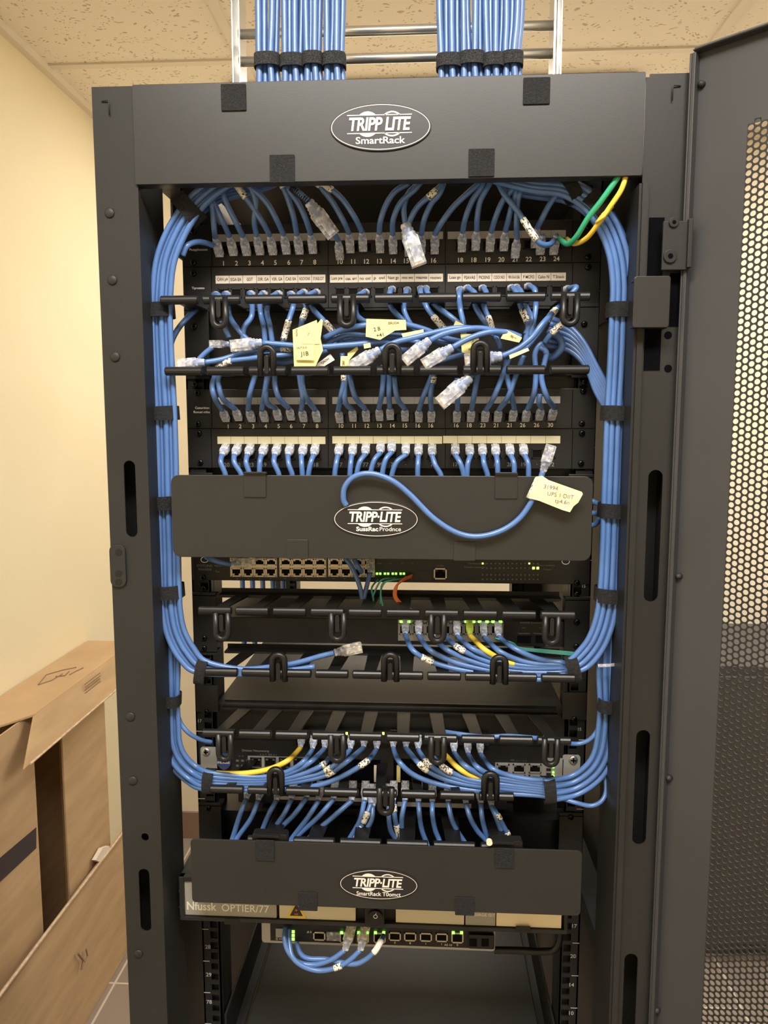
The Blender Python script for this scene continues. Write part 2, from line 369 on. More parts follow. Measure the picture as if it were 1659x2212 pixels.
# rail marks and numbers
nm = MB()
for i in range(0, 43):
    z = .03+.04445*i
    for sgn in (-1, 1):
        x = sgn*(RX-.0045); nm.box(x-.0042, x+.0042, RY-.0003, RY, z-.0004, z+.0004)
for s, x, y in (('28', 449, 2045), ('29', 451, 2105), ('78', 452, 2164)): pxtext(nm, s, x, y, 9, RY-.0002)
for s, x, y in (('20', 1238, 2065), ('14', 1235, 2127), ('10', 1234, 2188), ('C7', 1247, 1791), ('17', 1241, 2000)): pxtext(nm, s, x, y, 9, RY-.0002)
for s, x, y in (('17', 432, 1557), ('18', 433, 1497), ('A', 438, 1766), ('13', 1254, 1513), ('15', 1252, 1575), ('15', 1261, 1266), ('19', 1262, 1298), ('16', 426, 1287)): pxtext(nm, s, x, y, 7, RY-.0002)
nm.build('rail_numbers', 'mid', rl[0])
# post hardware
for px, py in ((237, 460), (243, 605), (249, 771), (282, 1548), (287, 1686), (299, 2060)):
    c = W(px, py, 0); o = MB()
    o.tube([c+Vector((0, y, 0)) for y in (0, -.001, -.0018, -.0022)], [.0052, .0052, .004, .001], 18); o.build('bump_plug', 'black', rack, smooth=True)
a = rect(237, 1177, 271, 1268, -.003); t = MB(); t.rrect(a[0], a[1], a[2], a[3], -.0032, 0, .007); t.build('strike_plate', 'black', rack, bevel=.0006)
t = MB()
for y in (1193, 1239, 1257): t.disc(W(256, y, -.0032), .0036, h=.0006)
t.build('strike_plate_screw', 'plastic', rack)
# small pressed hooks in the tops of both posts
for px, py, s in ((228, 232, 1), (1461, 200, -1)):
    c = W(px, py, -.001); t = MB(); t.tube([c+Vector((s*-.004, 0, .006)), c+Vector((s*.003, -.001, .0065)), c+Vector((s*.004, -.0015, .004)), c+Vector((s*.004, -.001, -.008))], .0006, 6)
    t.build('pressed_hook', 'black', rack, smooth=True)
# header plate
hd = thing('header_panel', 'long black top cover panel with oval silver badge and four fabric squares', 'cover panel', (0, -.002, 1.95))
X0, X1 = W(289, 290, -.002).x, W(1391, 270, -.002).x
Zb = (W(295, 400, -.002).z+W(1388, 379, -.002).z)/2
hp = MB(); hp.rrect(X0, X1, Zb, ZT, -.003, 0, .002); hp.box(X0, X1, 0, .018, ZT-.0015, ZT); hp.box(X0, X1, 0, .012, Zb, Zb+.0015)
hp.build('plate', 'plate', hd, bevel=.0004)
def velcro_sq(parent, x0, y0, x1, y1, Y, m='velcro', name='hook_patch', th=.0016):
    a = rect(x0, y0, x1, y1, Y); MB().rrect(a[0], a[1], a[2], a[3], Y-th, Y, .001).build(name, m, parent, bevel=.0004)
for q in ((478, 182, 532, 240), (1130, 168, 1188, 226), (583, 335, 637, 395), (1012, 322, 1068, 382)): velcro_sq(hd, *q, -.003)
def badge(parent, px, py, rx, ry, Y, sub, font):
    c = W(px, py, Y); sc = (W(px+50, py, Y)-W(px-50, py, Y)).length/100; rx *= sc; ry *= sc
    b = MB(); b.disc(c, rx, h=.0016, n=56, rz=ry); o = b.build('badge', 'badge', parent, bevel=.0004); y = c.y-.0016
    g = MB()
    def ring(cx, cz, ra, rb, t, a0=0, a1=2*PI, n=64, yy=y-.0003):
        vs = []; fs = []
        for i in range(n+1):
            a = a0+(a1-a0)*i/n
            vs += [(cx+ra*math.cos(a), yy, cz+rb*math.sin(a)), (cx+(ra-t)*math.cos(a), yy, cz+(rb-t)*math.sin(a))]
        for i in range(n): fs.append((2*i, 2*i+1, 2*i+3, 2*i+2))
        g.add(vs, fs)
    ring(c.x, c.z, rx-.0012, ry-.0012, rx*.013)
    for s in (1, -1): # rules above and below the name
        g.box(c.x-rx*.66, c.x+rx*.62, y-.0003, y, c.z+ry*.13+s*ry*.38-rx*.008, c.z+ry*.13+s*ry*.38+rx*.008)
    for s in (-1, 1):
        a0, a1 = (math.asin(.86), PI-math.asin(.86))
        R = rx*.24; cz = c.z+ry*.13; cx = c.x-rx*.255 if s < 0 else c.x+rx*.23
        h = ry*.40; th = math.asin(min(.98, h/R))
        for sg in (1, -1):
            if s < 0: # filled lobe
                pts = [(cx+R*math.cos(sg*(th+(PI-2*th)*i/12)), y-.0003, cz+R*math.sin(sg*(th+(PI-2*th)*i/12))) for i in range(13)]
                g.add(pts, [tuple(range(13))])
            else: ring(cx, cz, R, R, rx*.03, sg*th, sg*(PI-th), 14)
    addtext(g, 'TRIPP·LITE' if sub != 'SmartRack' else 'TRIPP LITE', (c.x-rx*.01, y, c.z+ry*.13), ry*.56, rx*1.22, bold=.028, shear=.16, off=(0, -.0006, 0), sp=.95)
    if '|' in sub:
        a_, b_ = sub.split('|'); addtext(g, a_, (c.x-rx*.2, y, c.z-ry*.54), ry*.24, rx*.52, bold=.03, off=(0, -.0005, 0)); addtext(g, b_, (c.x+rx*.34, y, c.z-ry*.54), ry*.24, rx*.5, bold=.005, off=(0, -.0005, 0))
    else: addtext(g, sub, (c.x, y, c.z-ry*(.55 if len(sub) < 10 else .6)), ry*(.3 if len(sub) < 10 else .27), rx*(.98 if len(sub) < 10 else 1.12), bold=.015, off=(0, -.0005, 0))
    g.build('emblem_print', 'logo', o)
badge(hd, 822, 276, 109, 49, -.003, 'SmartRack', 0)
# hinge hardware on the right post
hg = thing('door_hinge', 'black bolted upper hinge bracket between right post and open door', 'hinge', (.31, 0, 1.9))
a = rect(1430, 478, 1490, 584, -.012); MB().box(a[0], a[1], -.014, -.010, a[2], a[3]).build('hinge_leaf', 'black', hg, bevel=.0008)
a = rect(1482, 475, 1492, 580, -.012); MB().box(a[0], a[1], -.018, -.0, a[2], a[3]).build('hinge_leaf', 'black', hg, bevel=.0008)
for px, py, rr in ((1455, 481, .0048), (1447, 554, .0066)):
    b = MB(); c = W(px, py, -.014); b.disc(c, rr, h=.0022, n=24); o = b.build('bolt', 'chassis', hg, bevel=.0006)
    b = MB(); b.disc(c+Vector((0, -.0022, 0)), rr*.42, h=.0003, n=6); b.build('bolt_socket', 'dark', o)
a = rect(1367, 597, 1446, 708, -.02); z = MB(); z.rrect(a[0], a[1], a[2], a[3], -.022, -.019, .003); z.box(a[0]+.002, a[1], -.019, .0, a[2]+.001, a[2]+.003); z.box(a[0]+.002, a[1], -.019, 0, a[3]-.003, a[3]-.001)
z.box(a[1]-.002, a[1], -.019, .03, a[2], a[3])
tag(z.build('hinge_cover_plate', 'plate', None, bevel=.0006), 'square black steel latch cover standing proud on the right rack post', 'bracket')
# dark opening recesses of the right post next to the bracket
a = rect(1400, 470, 1433, 600, -.0006); MB().box(a[0], a[1], -.0008, 0, a[2], a[3]).build('post_recess', 'dark', rack)
a = rect(1446, 590, 1484, 705, -.0006); MB().box(a[0], a[1], -.0008, 0, a[2], a[3]).build('post_recess', 'dark', rack)
a = rect(1392, 708, 1427, 800, -.0006); MB().box(a[0], a[1], -.0008, 0, a[2], a[3]).build('post_recess', 'dark', rack)
for y in (724, 796): b = MB(); b.disc(W(1443, y, -.0001), .0038, h=.0006); b.build('post_hole', 'dark', rack)

# ------------------------------------------------------------ open perforated door
H = Vector((.318, -.012, 0)); U = Vector((.757, -.653, 0)).normalized(); N = Vector((-U.y, U.x, 0)); N = -N if N.dot(CAM-H) < 0 else N
def dray(px, py):
    d = ray(px, py); t = (H-CAM).dot(N)/d.dot(N); p = CAM+d*t; return (p-H).dot(U), p.z
s0, zt_ = dray(1506, 114); s1, _ = dray(1627, 265); _, zp = dray(1640, 262); s2, _ = dray(1560, 1300); s3, _ = dray(1506, 2212)
print('DOOR', s0, zt_, s1, s2, s3, zp)
HW = .62; ZD = zt_; SM = (s1+s2+s3)/3
door = thing('perforated_door', 'black perforated steel rack door swung open on the right', 'door', H)
def dbox(mb, a, b, n0, n1, z0, z1):
    P = [H+U*s+N*n+Vector((0, 0, z)) for z in (z0, z1) for s, n in ((a, n0), (b, n0), (b, n1), (a, n1))]
    return mb.hexa(P)
PW, PH = .0060, .00685; ROWS = 225; COLS = 32
ztop = zp; zbot = ztop-ROWS*PH; se = SM+COLS*2*PW
fr = MB(); dbox(fr, s0, SM, -.0012, 0, .03, ZD); dbox(fr, se, HW, -.0012, 0, .03, ZD); dbox(fr, SM, se, -.0012, 0, ztop, ZD); dbox(fr, SM, se, -.0012, 0, .03, zbot)
fr.build('door_skin', 'doorp', door)
fr = MB(); dbox(fr, s0-.003, s0-.001, -.022, .010, .03, ZD-.003); dbox(fr, s0-.001, s0+.003, .0, .010, .03, ZD-.003)
fr.build('hinge_side_flange', 'doorp', door, bevel=.0008)
fr = MB(); dbox(fr, s0, HW, -.022, .010, ZD-.0016, ZD); dbox(fr, s0, HW, -.022, .010, .03, .032); dbox(fr, HW-.002, HW, -.022, .012, .03, ZD)
fr.build('door_flange', 'doorp', door, bevel=.0005)
fr = MB(); fr.tube([H+U*(s0+.002)+N*.010+Vector((0, 0, ZD)), H+U*HW+N*.010+Vector((0, 0, ZD))], .0013, 8); fr.build('rim_highlight', 'steel', door, smooth=True, label='pale strip added as the rim light on the top edge of the door')  # pale strip added to draw the rim light along the door top
for py in (183, 1244, 1679, 2180):
    px = {183: 1517, 1244: 1468, 1679: 1447, 2180: 1421}[py]; s_, z_ = dray(px, py); b = MB(); c = H+U*s_+Vector((0, 0, z_)); 
    b.tube([c, c+N*.004, c+N*.006], [.0035, .003, .001], 12); b.build('rubber_bumper', 'rubber', door, smooth=True)
cell = MB(); n = 12; hr = .00272
for k in range(2):
    cx = PW*(k+.5); cz = PH*(.5+.5*k)
    for layer, nn0 in ((0, 0.0), (1, -.0011)):
        vs = []; fs = []
        for i in range(n):
            a = 2*PI*i/n; c_, s_ = math.cos(a), math.sin(a); q = min(PW/2/max(abs(c_), 1e-9), PH/2/max(abs(s_), 1e-9))
            if i in (1, 2): pass
            ox, oz = c_*q, s_*q
            vs += [H*0+U*(cx+hr*c_)+N*nn0+Vector((0, 0, cz+hr*s_)), U*(cx+ox)+N*nn0+Vector((0, 0, cz+oz))]
        base = len(vs)
        # true corners
        for sx, sz in ((1, 1), (-1, 1), (-1, -1), (1, -1)): vs.append(U*(cx+sx*PW/2)+N*nn0+Vector((0, 0, cz+sz*PH/2)))
        for i in range(n): j = (i+1) % n; fs.append((2*i, 2*i+1, 2*j+1, 2*j))
        for ci, (i, j) in enumerate(((1, 2), (4, 5), (7, 8), (10, 11))): fs.append((2*i+1, base+ci, 2*j+1))
        cell.add(vs, fs)
    vs = []; fs = []
    for i in range(n):
        a = 2*PI*i/n
        for nn0 in (0, -.0011): vs.append(U*(cx+hr*math.cos(a))+N*nn0+Vector((0, 0, cz+hr*math.sin(a))))
    for i in range(n): j = (i+1) % n; fs.append((2*i, 2*j, 2*j+1, 2*i+1))
    cell.add(vs, fs)
cell.v = [tuple(Vector(v)+H+U*SM+Vector((0, 0, zbot))) for v in cell.v]
o = cell.build('perforated_sheet', 'black', door)
am = o.modifiers.new('rows', 'ARRAY'); am.use_relative_offset = False; am.use_constant_offset = True; am.constant_offset_displace = (0, 0, PH); am.count = ROWS
am = o.modifiers.new('cols', 'ARRAY'); am.use_relative_offset = False; am.use_constant_offset = True; am.constant_offset_displace = tuple(U*2*PW); am.count = COLS

# ------------------------------------------------------------ ladder and overhead bundles
lad = thing('cable_ladder', 'zinc plated ladder runway rising behind the blue bundles above the rack', 'cable ladder', (0, .24, ZT))
LY = .24
for px0, px1 in ((508, 516), (1207, 1199)):
    z1 = ZC-.01; a = W(px0, 0, LY); x = (W(px0, 0, LY).x+W(px1, 170, LY).x)/2
    r = MB(); r.box(x-.0055, x-.0035, LY-.008, LY+.03, ZT-.03, z1); r.box(x+.0035, x+.0055, LY-.008, LY+.03, ZT-.03, z1); r.box(x-.0035, x+.0035, LY+.026, LY+.03, ZT-.03, z1)
    r.build('ladder_rail', 'steel', lad, bevel=.0006)
xa, xb = W(514, 60, LY).x, W(1200, 60, LY).x
for py in (-60, 1, 62, 122):
    if py == 1: continue
    z = zpx(py, LY); r = MB(); r.tube([(xa, LY+.004, z), (xb, LY+.004, z)], .0062, 12); r.build('rung', 'steel', lad, smooth=True)

_pc = {}
def plug_mesh(kind='clear'):
    if kind in _pc: return _pc[kind]
    b = MB()   # local: +Z towards the tip, cable exit at z=0, front (latch side) -Y
    b.box(-.0058, .0058, -.004, .004, .0125, .032)
    b.hexa([(-.003, -.0062, .013), (.003, -.0062, .013), (.003, -.0052, .013), (-.003, -.0052, .013), (-.003, -.0046, .030), (.003, -.0046, .030), (.003, -.0038, .030), (-.003, -.0038, .030)])
    body = b.mesh('plug', kind)
    g = MB()
    for i in range(8): g.box(-.0042+i*.0011, -.0035+i*.0011, .0036, .0042, .0265, .0318)
    gold = g.mesh('contacts', 'gold')
    bt = MB(); secs = [(0, .0036, .0036), (.002, .0044, .0044), (.0035, .0038, .0038), (.005, .0048, .0045), (.0065, .0043, .0041), (.008, .0055, .0048), (.0095, .005, .0045), (.011, .0064, .0052), (.019, .0064, .005)]
    vs = []; fs = []; n = 16
    for z, a, c in secs:
        for i in range(n):
            t = 2*PI*i/n; e = .55 if z > .009 else .8
            cx, sy = math.cos(t), math.sin(t)
            vs.append((a*math.copysign(abs(cx)**e, cx), c*math.copysign(abs(sy)**e, sy), z))
    for k in range(len(secs)-1):
        for i in range(n): fs.append((k*n+i, k*n+(i+1) % n, (k+1)*n+(i+1) % n, (k+1)*n+i))
    bt.add(vs, fs); boot = bt.mesh('boot', kind, True)
    co = MB(); co.tube([(0, 0, 0), (0, 0, .012), (0, 0, .022)], [.0029, .0029, .0026], 8); core = co.mesh('jacket_core', 'blue', True)
    _pc[kind] = (body, gold, boot, core); return _pc[kind]
def add_plug(parent, P, dirv, kind='clear', scale=1.0, front=(0, -1, 0), core=True, contacts=False):
    z = Vector(dirv).normalized(); f = Vector(front); y = -(f-z*f.dot(z)).normalized(); x = y.cross(z)
    m = Matrix((x, y, z)).transposed().to_4x4(); m.translation = Vector(P)
    body, gold, boot, cr = plug_mesh(kind)
    o = link('plug', body, parent); base = o.matrix_parent_inverse.copy()
    mm = m @ Matrix.Diagonal((scale, scale, scale, 1))
    o.matrix_basis = Matrix.Identity(4); o.matrix_parent_inverse = base @ Matrix.Identity(4)
    o.matrix_basis = mm
    for me, nm_ in ((boot, 'boot'), (gold, 'contacts'), (cr, 'wire_end')):
        if nm_ == 'contacts' and not contacts: continue
        if nm_ == 'wire_end' and not core: continue
        c = bpy.data.objects.new(nm_, me); COL.objects.link(c); c.parent = o
    return o
def cpts(pts, Y): return [W(p[0], p[1], p[2] if len(p) > 2 else Y) for p in pts]
CR = .0031
def up_shift(p, dy): return (p[0], p[1]-dy)+tuple(p[2:])
def cable(label, pts, Y=.05, r=CR, m='blue', cat='cable', group=None, plug=None, sleeves=(), n=8, name='patch_cable', kind='clear', sm='wrap', world=None, pscale=1.0):
    P = world if world else cpts(pts, Y); C = crom(P, n)
    t = thing(name, label, cat, tuple(P[0]), group)
    MB().tube(C, r, 10).build('jacket', m, t, smooth=True)
    if plug: add_plug(t, P[0], plug, kind, pscale, contacts=kind == 'clear' and pscale > 1.05)
    for a, b in sleeves:
        A = min(range(len(C)), key=lambda i: (C[i]-W(a[0], a[1], Y)).length); B = min(range(len(C)), key=lambda i: (C[i]-W(b[0], b[1], Y)).length)
        A, B = sorted((A, B))
        if B-A < 1: B = min(len(C)-1, A+1); A = B-1
        # finer section
        MB().tube(C[A:B+1], r*1.22, 12).build('wrap_label', sm, t, smooth=True, label='white printed wrap label' if sm == 'wrap' else 'yellow wrap label')
    return t
def strap(label, c, axis, a, b, h, m='velcro', group='hook and loop cable straps', tail=True):
    ax = Vector(axis).normalized(); u = ax.cross(Vector((0, 1, 0))).normalized(); v = ax.cross(u)
    c = Vector(c); vs = []; fs = []; n = 28
    for k, (rr, hh) in enumerate(((0, -h/2), (.0014, -h/2), (.0014, h/2), (0, h/2))):
        for i in range(n):
            t = 2*PI*i/n; e = .7; cx, sy = math.cos(t), math.sin(t)
            vs.append(c+u*(a+rr)*math.copysign(abs(cx)**e, cx)+v*(b+rr)*math.copysign(abs(sy)**e, sy)+ax*hh)
    for k in range(4):
        for i in range(n): fs.append((k*n+i, k*n+(i+1) % n, ((k+1) % 4)*n+(i+1) % n, ((k+1) % 4)*n+i))
    mb = MB(); mb.add(vs, fs)
    return tag(mb.build('cable_strap', m, None, bevel=0), label, 'strap', group)

TB = [(580, 578, 26, 135), (633, 632, 24, 137), (678, 676, 20, 133), (724, 722, 23, 134), (968, 970, 25, 137), (1018, 1019, 25, 132), (1067, 1066, 21, 136), (1112, 1106, 21, 132)]
for bi, (xt, xs_, hw, ys) in enumerate(TB):
    side = 'left group' if bi < 4 else 'right group'; nb = ORD[bi % 4]
    nc = 4
    for i in range(nc):
        o = (i-(nc-1)/2)/((nc-1)/2); yy = .095+(.006 if i % 2 else 0)+.003*abs(o)
        ph = random.uniform(-3, 3)
        pts = [(xt+o*(hw-5)+ph*.6, -60), (xt+o*(hw-5)+ph, 0), (xt+(xs_-xt)*.3+o*(hw-6)+ph*.8, 55), (xs_+o*(hw-7)+ph*.3, 105), (xs_+o*(hw-8), 135), (xs_+o*(hw-6)+2, 175), (xs_+o*(hw-2)+3, 250), (xs_+o*hw, 330)]
        cable('%s blue cable from left in the %s overhead bundle from left' % (ORD[i], ORD[bi]), pts, yy, r=.0037, name='network_cable', group='overhead cable bundles')
    for i in range(2):
        o = -.5 if i else .5
        pts = [(xt+o*hw, -60), (xt+o*hw, 50), (xs_+o*(hw-8), 135), (xs_+o*hw, 200), (xs_+o*hw, 330)]
        cable('blue cable in the back row of the %s overhead bundle from left' % ORD[bi], pts, .108, r=.0033, name='network_cable', group='overhead cable bundles back row, '+nb+' '+side)
    strap('charcoal fabric strap round the %s overhead blue bundle from left' % ORD[bi], W(xs_, ys, .101), (0, 0, 1), hw/1880-.0002, .0115, .0135, 'velcro2', 'straps on the overhead bundles')

# ------------------------------------------------------------ side bundles
def offs(CL, o, Y):
    out = []
    for i, p in enumerate(CL):
        a = CL[max(0, i-1)]; b = CL[min(len(CL)-1, i+1)]; dx, dy = b[0]-a[0], b[1]-a[1]; l = math.hypot(dx, dy)
        k = p[2] if len(p) > 2 else 1
        out.append((p[0]-dy/l*o*k*-1, p[1]+dx/l*o*k*-1, Y))
    return out
LA = [(600, 340, .8), (545, 362, .8), (500, 380, .8), (455, 410, .8), (418, 445, .9), (382, 500), (357, 565), (349, 640), (349, 710), (353, 800), (358, 893), (361, 990), (363, 1085), (366, 1180), (368, 1275), (371, 1325), (381, 1370), (404, 1412), (437, 1441, .8)]
LBk = LA[:14]+[(366, 1275), (366, 1350), (367, 1440), (368, 1510, .85), (368, 1565), (371, 1608), (386, 1643), (415, 1671), (450, 1686)]
RA = [(1000, 350, .7), (1080, 380, .7), (1150, 398, .7), (1215, 405, .8), (1265, 430, .9), (1305, 475), (1333, 540), (1343, 610), (1341, 680), (1337, 790), (1331, 893), (1327, 1000), (1323, 1100), (1320, 1195), (1315, 1283), (1306, 1340), (1288, 1388), (1262, 1422), (1237, 1440, .8)]
RBk = RA[:14]+[(1315, 1283), (1313, 1360), (1312, 1440), (1313, 1520, .85), (1312, 1580), (1303, 1630), (1280, 1668), (1240, 1695), (1186, 1706)]
lab = 'bundle down the left side'
# left group to the manager below the middle cover
tails = [[(520, 1445), (590, 1440), (640, 1432), (690, 1418), (722, 1410)], [(520, 1450), (600, 1448), (660, 1444)], [(520, 1457), (590, 1456), (650, 1452)], [(510, 1447), (580, 1443), (620, 1440)], [(520, 1453), (600, 1451), (680, 1440)]]
for i, o in enumerate((-19.5, -10, 0, 10, 19)):
    base = offs(LA, o, .032+.004*(i % 2))
    tl = tails[(2, 1, 4, 3, 0)[i]]
    pts = base+[(p[0], p[1], .034) for p in tl]
    if i == 4:
        pts = pts[::-1]; pts = cpts(pts, .034)
        t = cable('innermost left bundle cable ending in a free clear plug above the charcoal chassis', None, world=pts, name='network_cable', group='left side bundle', plug=W(760, 1402, .04)-W(722, 1410, .034), kind='clearbus')
    else:
        cable('%s blue cable from left in the left side bundle, ending above the charcoal chassis' % ORD[i], pts, .034, name='network_cable', group='left side bundle')
# left group to the lower manager: plug end first
def z3b(x, y, Y=.04): return (320+x/3.072, 1450+y/3.072, Y)
def z4b(x, y, Y=.04): return (820+x/3.072, 1450+y/3.072, Y)
def z1(x, y, Y=.04): return (300+x/2.962, 1000+y/2.962, Y)
def z2(x, y, Y=.04): return (840+x/2.962, 1000+y/2.962, Y)
def z3(x, y, Y=.05): return (300+x/3.072, 370+y/3.072, Y)
def z4(x, y, Y=.05): return (820+x/2.86, 370+y/2.86, Y)
def z5(x, y, Y=.04): return (300+x/3.072, 600+y/3.072, Y)
def z6(x, y, Y=.04): return (820+x/2.86, 600+y/2.86, Y)
def z7(x, y, Y=.05): return (360+x/3.318, 1780+y/3.318, Y)
m4l = [([(1090, 520, .075), (1040, 590), (960, 650), (850, 688), (700, 700)], -16, None),
       ([(1170, 515, .075), (1090, 592), (990, 655), (860, 700), (700, 716)], -9, None),
       ([(1232, 540, .075), (1160, 620), (1050, 672), (900, 712), (700, 732)], -2, ((1185, 590), (1150, 628))),
       ([(1342, 520, .075), (1250, 612), (1140, 676), (930, 724), (700, 746)], 5, ((1225, 640), (1180, 665))),
       ([(1430, 508, .075), (1330, 590), (1200, 680), (1050, 722), (880, 745), (700, 763)], 12, ((1240, 655), (1180, 690))),
       ([(1515, 520, .075), (1460, 590), (1340, 670), (1200, 735), (1050, 772), (880, 785), (700, 785)], 18, ((1465, 590), (1400, 630)))]
for i, (p, o, slv) in enumerate(m4l):
    base = offs(LBk, -o*1.1, .046+.004*(i % 2)); head = [z3b(*q) for q in p]
    pts = head+[(x, y, .036) for x, y, _ in base[-1:]]+base[:-1][::-1]
    cable('blue cable in the %s plug from left of the left lower fan' % ORD[i+1], pts, name='network_cable', group='left side bundle', plug=(0, .8, .58), pscale=.72,
          sleeves=[((z3b(*slv[0])[0], z3b(*slv[0])[1]), (z3b(*slv[1])[0], z3b(*slv[1])[1]))] if slv else (), Y=.04)
cable('yellow cable curving from left lower plugs into the left strap', [z3b(1010, 510, .075), z3b(930, 590), z3b(800, 650), z3b(650, 676), z3b(500, 678), z3b(430, 672, .05)], m='yellow', plug=(0, .8, .58), pscale=.72)
m3r = [([(105, 1100, .075), (150, 1195), (250, 1262), (400, 1312), (640, 1352), (900, 1384), (1120, 1376)], 19, ((205, 1235), (275, 1270))),
       ([(190, 1105, .075), (260, 1195), (400, 1268), (560, 1312), (760, 1345), (1000, 1358), (1120, 1350)], 12, None),
       ([(282, 1115, .075), (360, 1188), (480, 1250), (640, 1302), (800, 1332), (1000, 1342), (1120, 1332)], 5, None),
       ([(345, 1095, .075), (440, 1180), (560, 1242), (680, 1285), (860, 1312), (1120, 1312)], -2, ((410, 1165), (485, 1212))),
       ([(438, 1110, .075), (520, 1180), (640, 1238), (760, 1280), (900, 1298), (1120, 1298)], -8, None),
       ([(610, 1115, .075), (700, 1200), (820, 1258), (950, 1286), (1120, 1288)], -13, None),
       ([(705, 1115, .075), (800, 1185), (950, 1252), (1100, 1276)], -19, None)]
for i, (p, o, slv) in enumerate(m3r):
    base = offs(RA, o, .032+.004*(i % 2)); head = [z2(*q) for q in p]
    pts = head+base[::-1]
    cable('blue cable plugged into the %s lit port from left of the middle switch' % ORD[i if i < 5 else i+1], pts, name='network_cable', group='right side bundle', plug=(0, .85, .5), pscale=.72,
          sleeves=[(z2(*slv[0])[:2], z2(*slv[1])[:2])] if slv else (), Y=.04)
cable('yellow cable curving down from the glowing port of the middle switch', [z2(520, 1105, .072), z2(600, 1185), z2(700, 1248), z2(800, 1288), z2(910, 1306, .046), z2(1000, 1316, .05)], m='yellow', plug=(0, .85, .5), pscale=.72, kind='cleary')
m4r = [([(90, 510, .075), (130, 600), (230, 690), (400, 752), (620, 790), (800, 808), (1080, 826)], 20, None),
       ([(175, 510, .075), (250, 600), (330, 668), (470, 728), (680, 765), (1080, 805)], 14, ((265, 610), (320, 665))),
       ([(255, 520, .075), (310, 600), (400, 668), (550, 724), (700, 748), (1080, 790)], 8, ((275, 570), (330, 625))),
       ([(350, 560, .075), (420, 635), (520, 690), (680, 733), (1080, 775)], 2, ((400, 600), (480, 665))),
       ([(495, 540, .075), (560, 620), (660, 680), (780, 716), (1080, 760)], -5, None),
       ([(588, 550, .075), (640, 628), (730, 684), (850, 712), (1080, 742)], -11, None),
       ([(670, 550, .075), (740, 640), (850, 690), (1000, 718), (1090, 722)], -18, None)]
for i, (p, o, slv) in enumerate(m4r):
    base = offs(RBk, o*1.1, .046+.004*(i % 2)); head = [z4b(*q) for q in p]
    pts = head+[(x, y, .036) for x, y, _ in base[-1:]]+base[:-1][::-1]
    cable('blue cable in the %s plug from left of the right lower fan' % ORD[i if i < 4 else i+1], pts, name='network_cable', group='right side bundle', plug=(0, .8, .58), pscale=.72,
          sleeves=[(z4b(*slv[0])[:2], z4b(*slv[1])[:2])] if slv else (), Y=.04)
cable('yellow cable curving right from under the third lower latch', [z4b(435, 555, .06), z4b(520, 640), z4b(600, 688), z4b(690, 714, .045)], m='yellow')
cable('blue cable loop drooping below the right lower strap', [z4b(1100, 815, .05), z4b(1200, 842, .045), z4b(1300, 872, .04), z4b(1400, 893, .04), z4b(1470, 865, .04), z4b(1502, 800, .045), z4b(1500, 700, .05), z4b(1480, 600, .055)], r=.0026)
cable('blue cable lying along the top of the lower finger row at right', [z4b(430, 402, .045), z4b(550, 420, .03), z4b(700, 436, .03), z4b(850, 430, .03), z4b(1000, 440, .03), z4b(1150, 455, .04), z4b(1290, 482, .05), z4b(1380, 462, .05), z4b(1440, 400, .05), z4b(1475, 300, .055)], r=.0026)
cable('blue cable leaving the left bundle into the lower finger row', [z3b(185, 240, .05), z3b(215, 340, .05), z3b(270, 410, .05), z3b(350, 455, .06), z3b(420, 470, .07)], r=.0026)
cable('blue cable arching from the left bundle to port one of the top patch panel', [z3(290, 560, .04), z3(320, 495, .04), z3(380, 470, .05), z3(440, 475, .06), z3(490, 492, .07)])
cable('blue cable branching right from the left bundle under the top finger row', [(366, 760, .05), (372, 735, .05), (385, 710, .05), (405, 686, .06), (425, 668, .08)])
# straps
def st(label, px, py, ang, half, h, Y=.04, b=.014):
    a = math.radians(ang); ax = (math.sin(a), 0, math.cos(a)); strap(label, W(px, py, Y), ax, half/1960, b, h/1960)
st('black strap round the slanted top of the left bundle', 409, 452, 48, 31, 34)
for py, px, ex in ((672, 346, 27), (893, 355, 28), (1085, 361, 28), (1276, 368, 27)):
    st('black strap round the left side bundle %s' % {672: 'beside the top finger row', 893: 'beside the third patch panel', 1085: 'beside the middle cover', 1276: 'beside the upper switch'}[py], px, py, -3, ex, 30, b=.015)
st('black strap round cables turning right at left, above the charcoal chassis', 437, 1450, 100, 27, 24, Y=.035, b=.011)
st('black strap round the left bundle beside the charcoal chassis', 368, 1510, 3, 21, 27, Y=.045, b=.012)
st('black strap where the left bundle enters the lower finger rows', 453, 1687, 92, 24, 24, Y=.04, b=.012)
st('black strap highest on the right bundle below the top cover', 1232, 412, 58, 24, 26, b=.013)
st('black strap on the curved shoulder of the right bundle', 1287, 448, 45, 30, 36, b=.014)
for py, px, ex in ((672, 1342, 28), (893, 1331, 29), (1102, 1324, 29), (1283, 1315, 28)):
    st('black strap round the right side bundle %s' % {672: 'beside the square bracket', 893: 'beside the third patch panel', 1102: 'beside the middle cover', 1283: 'beside the upper switch'}[py], px, py, 2, ex, 31, b=.015)
st('black strap round cables turning left at right, below the middle switch', 1237, 1446, 76, 27, 27, Y=.035, b=.011)
st('black strap round the right bundle beside the charcoal chassis', 1314, 1521, 2, 21, 29, Y=.045, b=.012)
st('black strap where the right bundle enters the lower finger rows', 1186, 1706, 86, 26, 26, Y=.04, b=.012)
# clear cable tie on the right bundle
z_ = W(1318, 1436, .03); tie = MB(); tie.tube([W(1292, 1438, .03), W(1318, 1437, .026), W(1336, 1435, .03)], .0016, 6, sx=.4, sy=1.2); tie.box(z_.x+.008, z_.x+.012, .024, .03, z_.z-.002, z_.z+.006)
tag(tie.build('cable_tie', 'clear', None), 'clear plastic cable tie across the right bundle', 'cable tie')

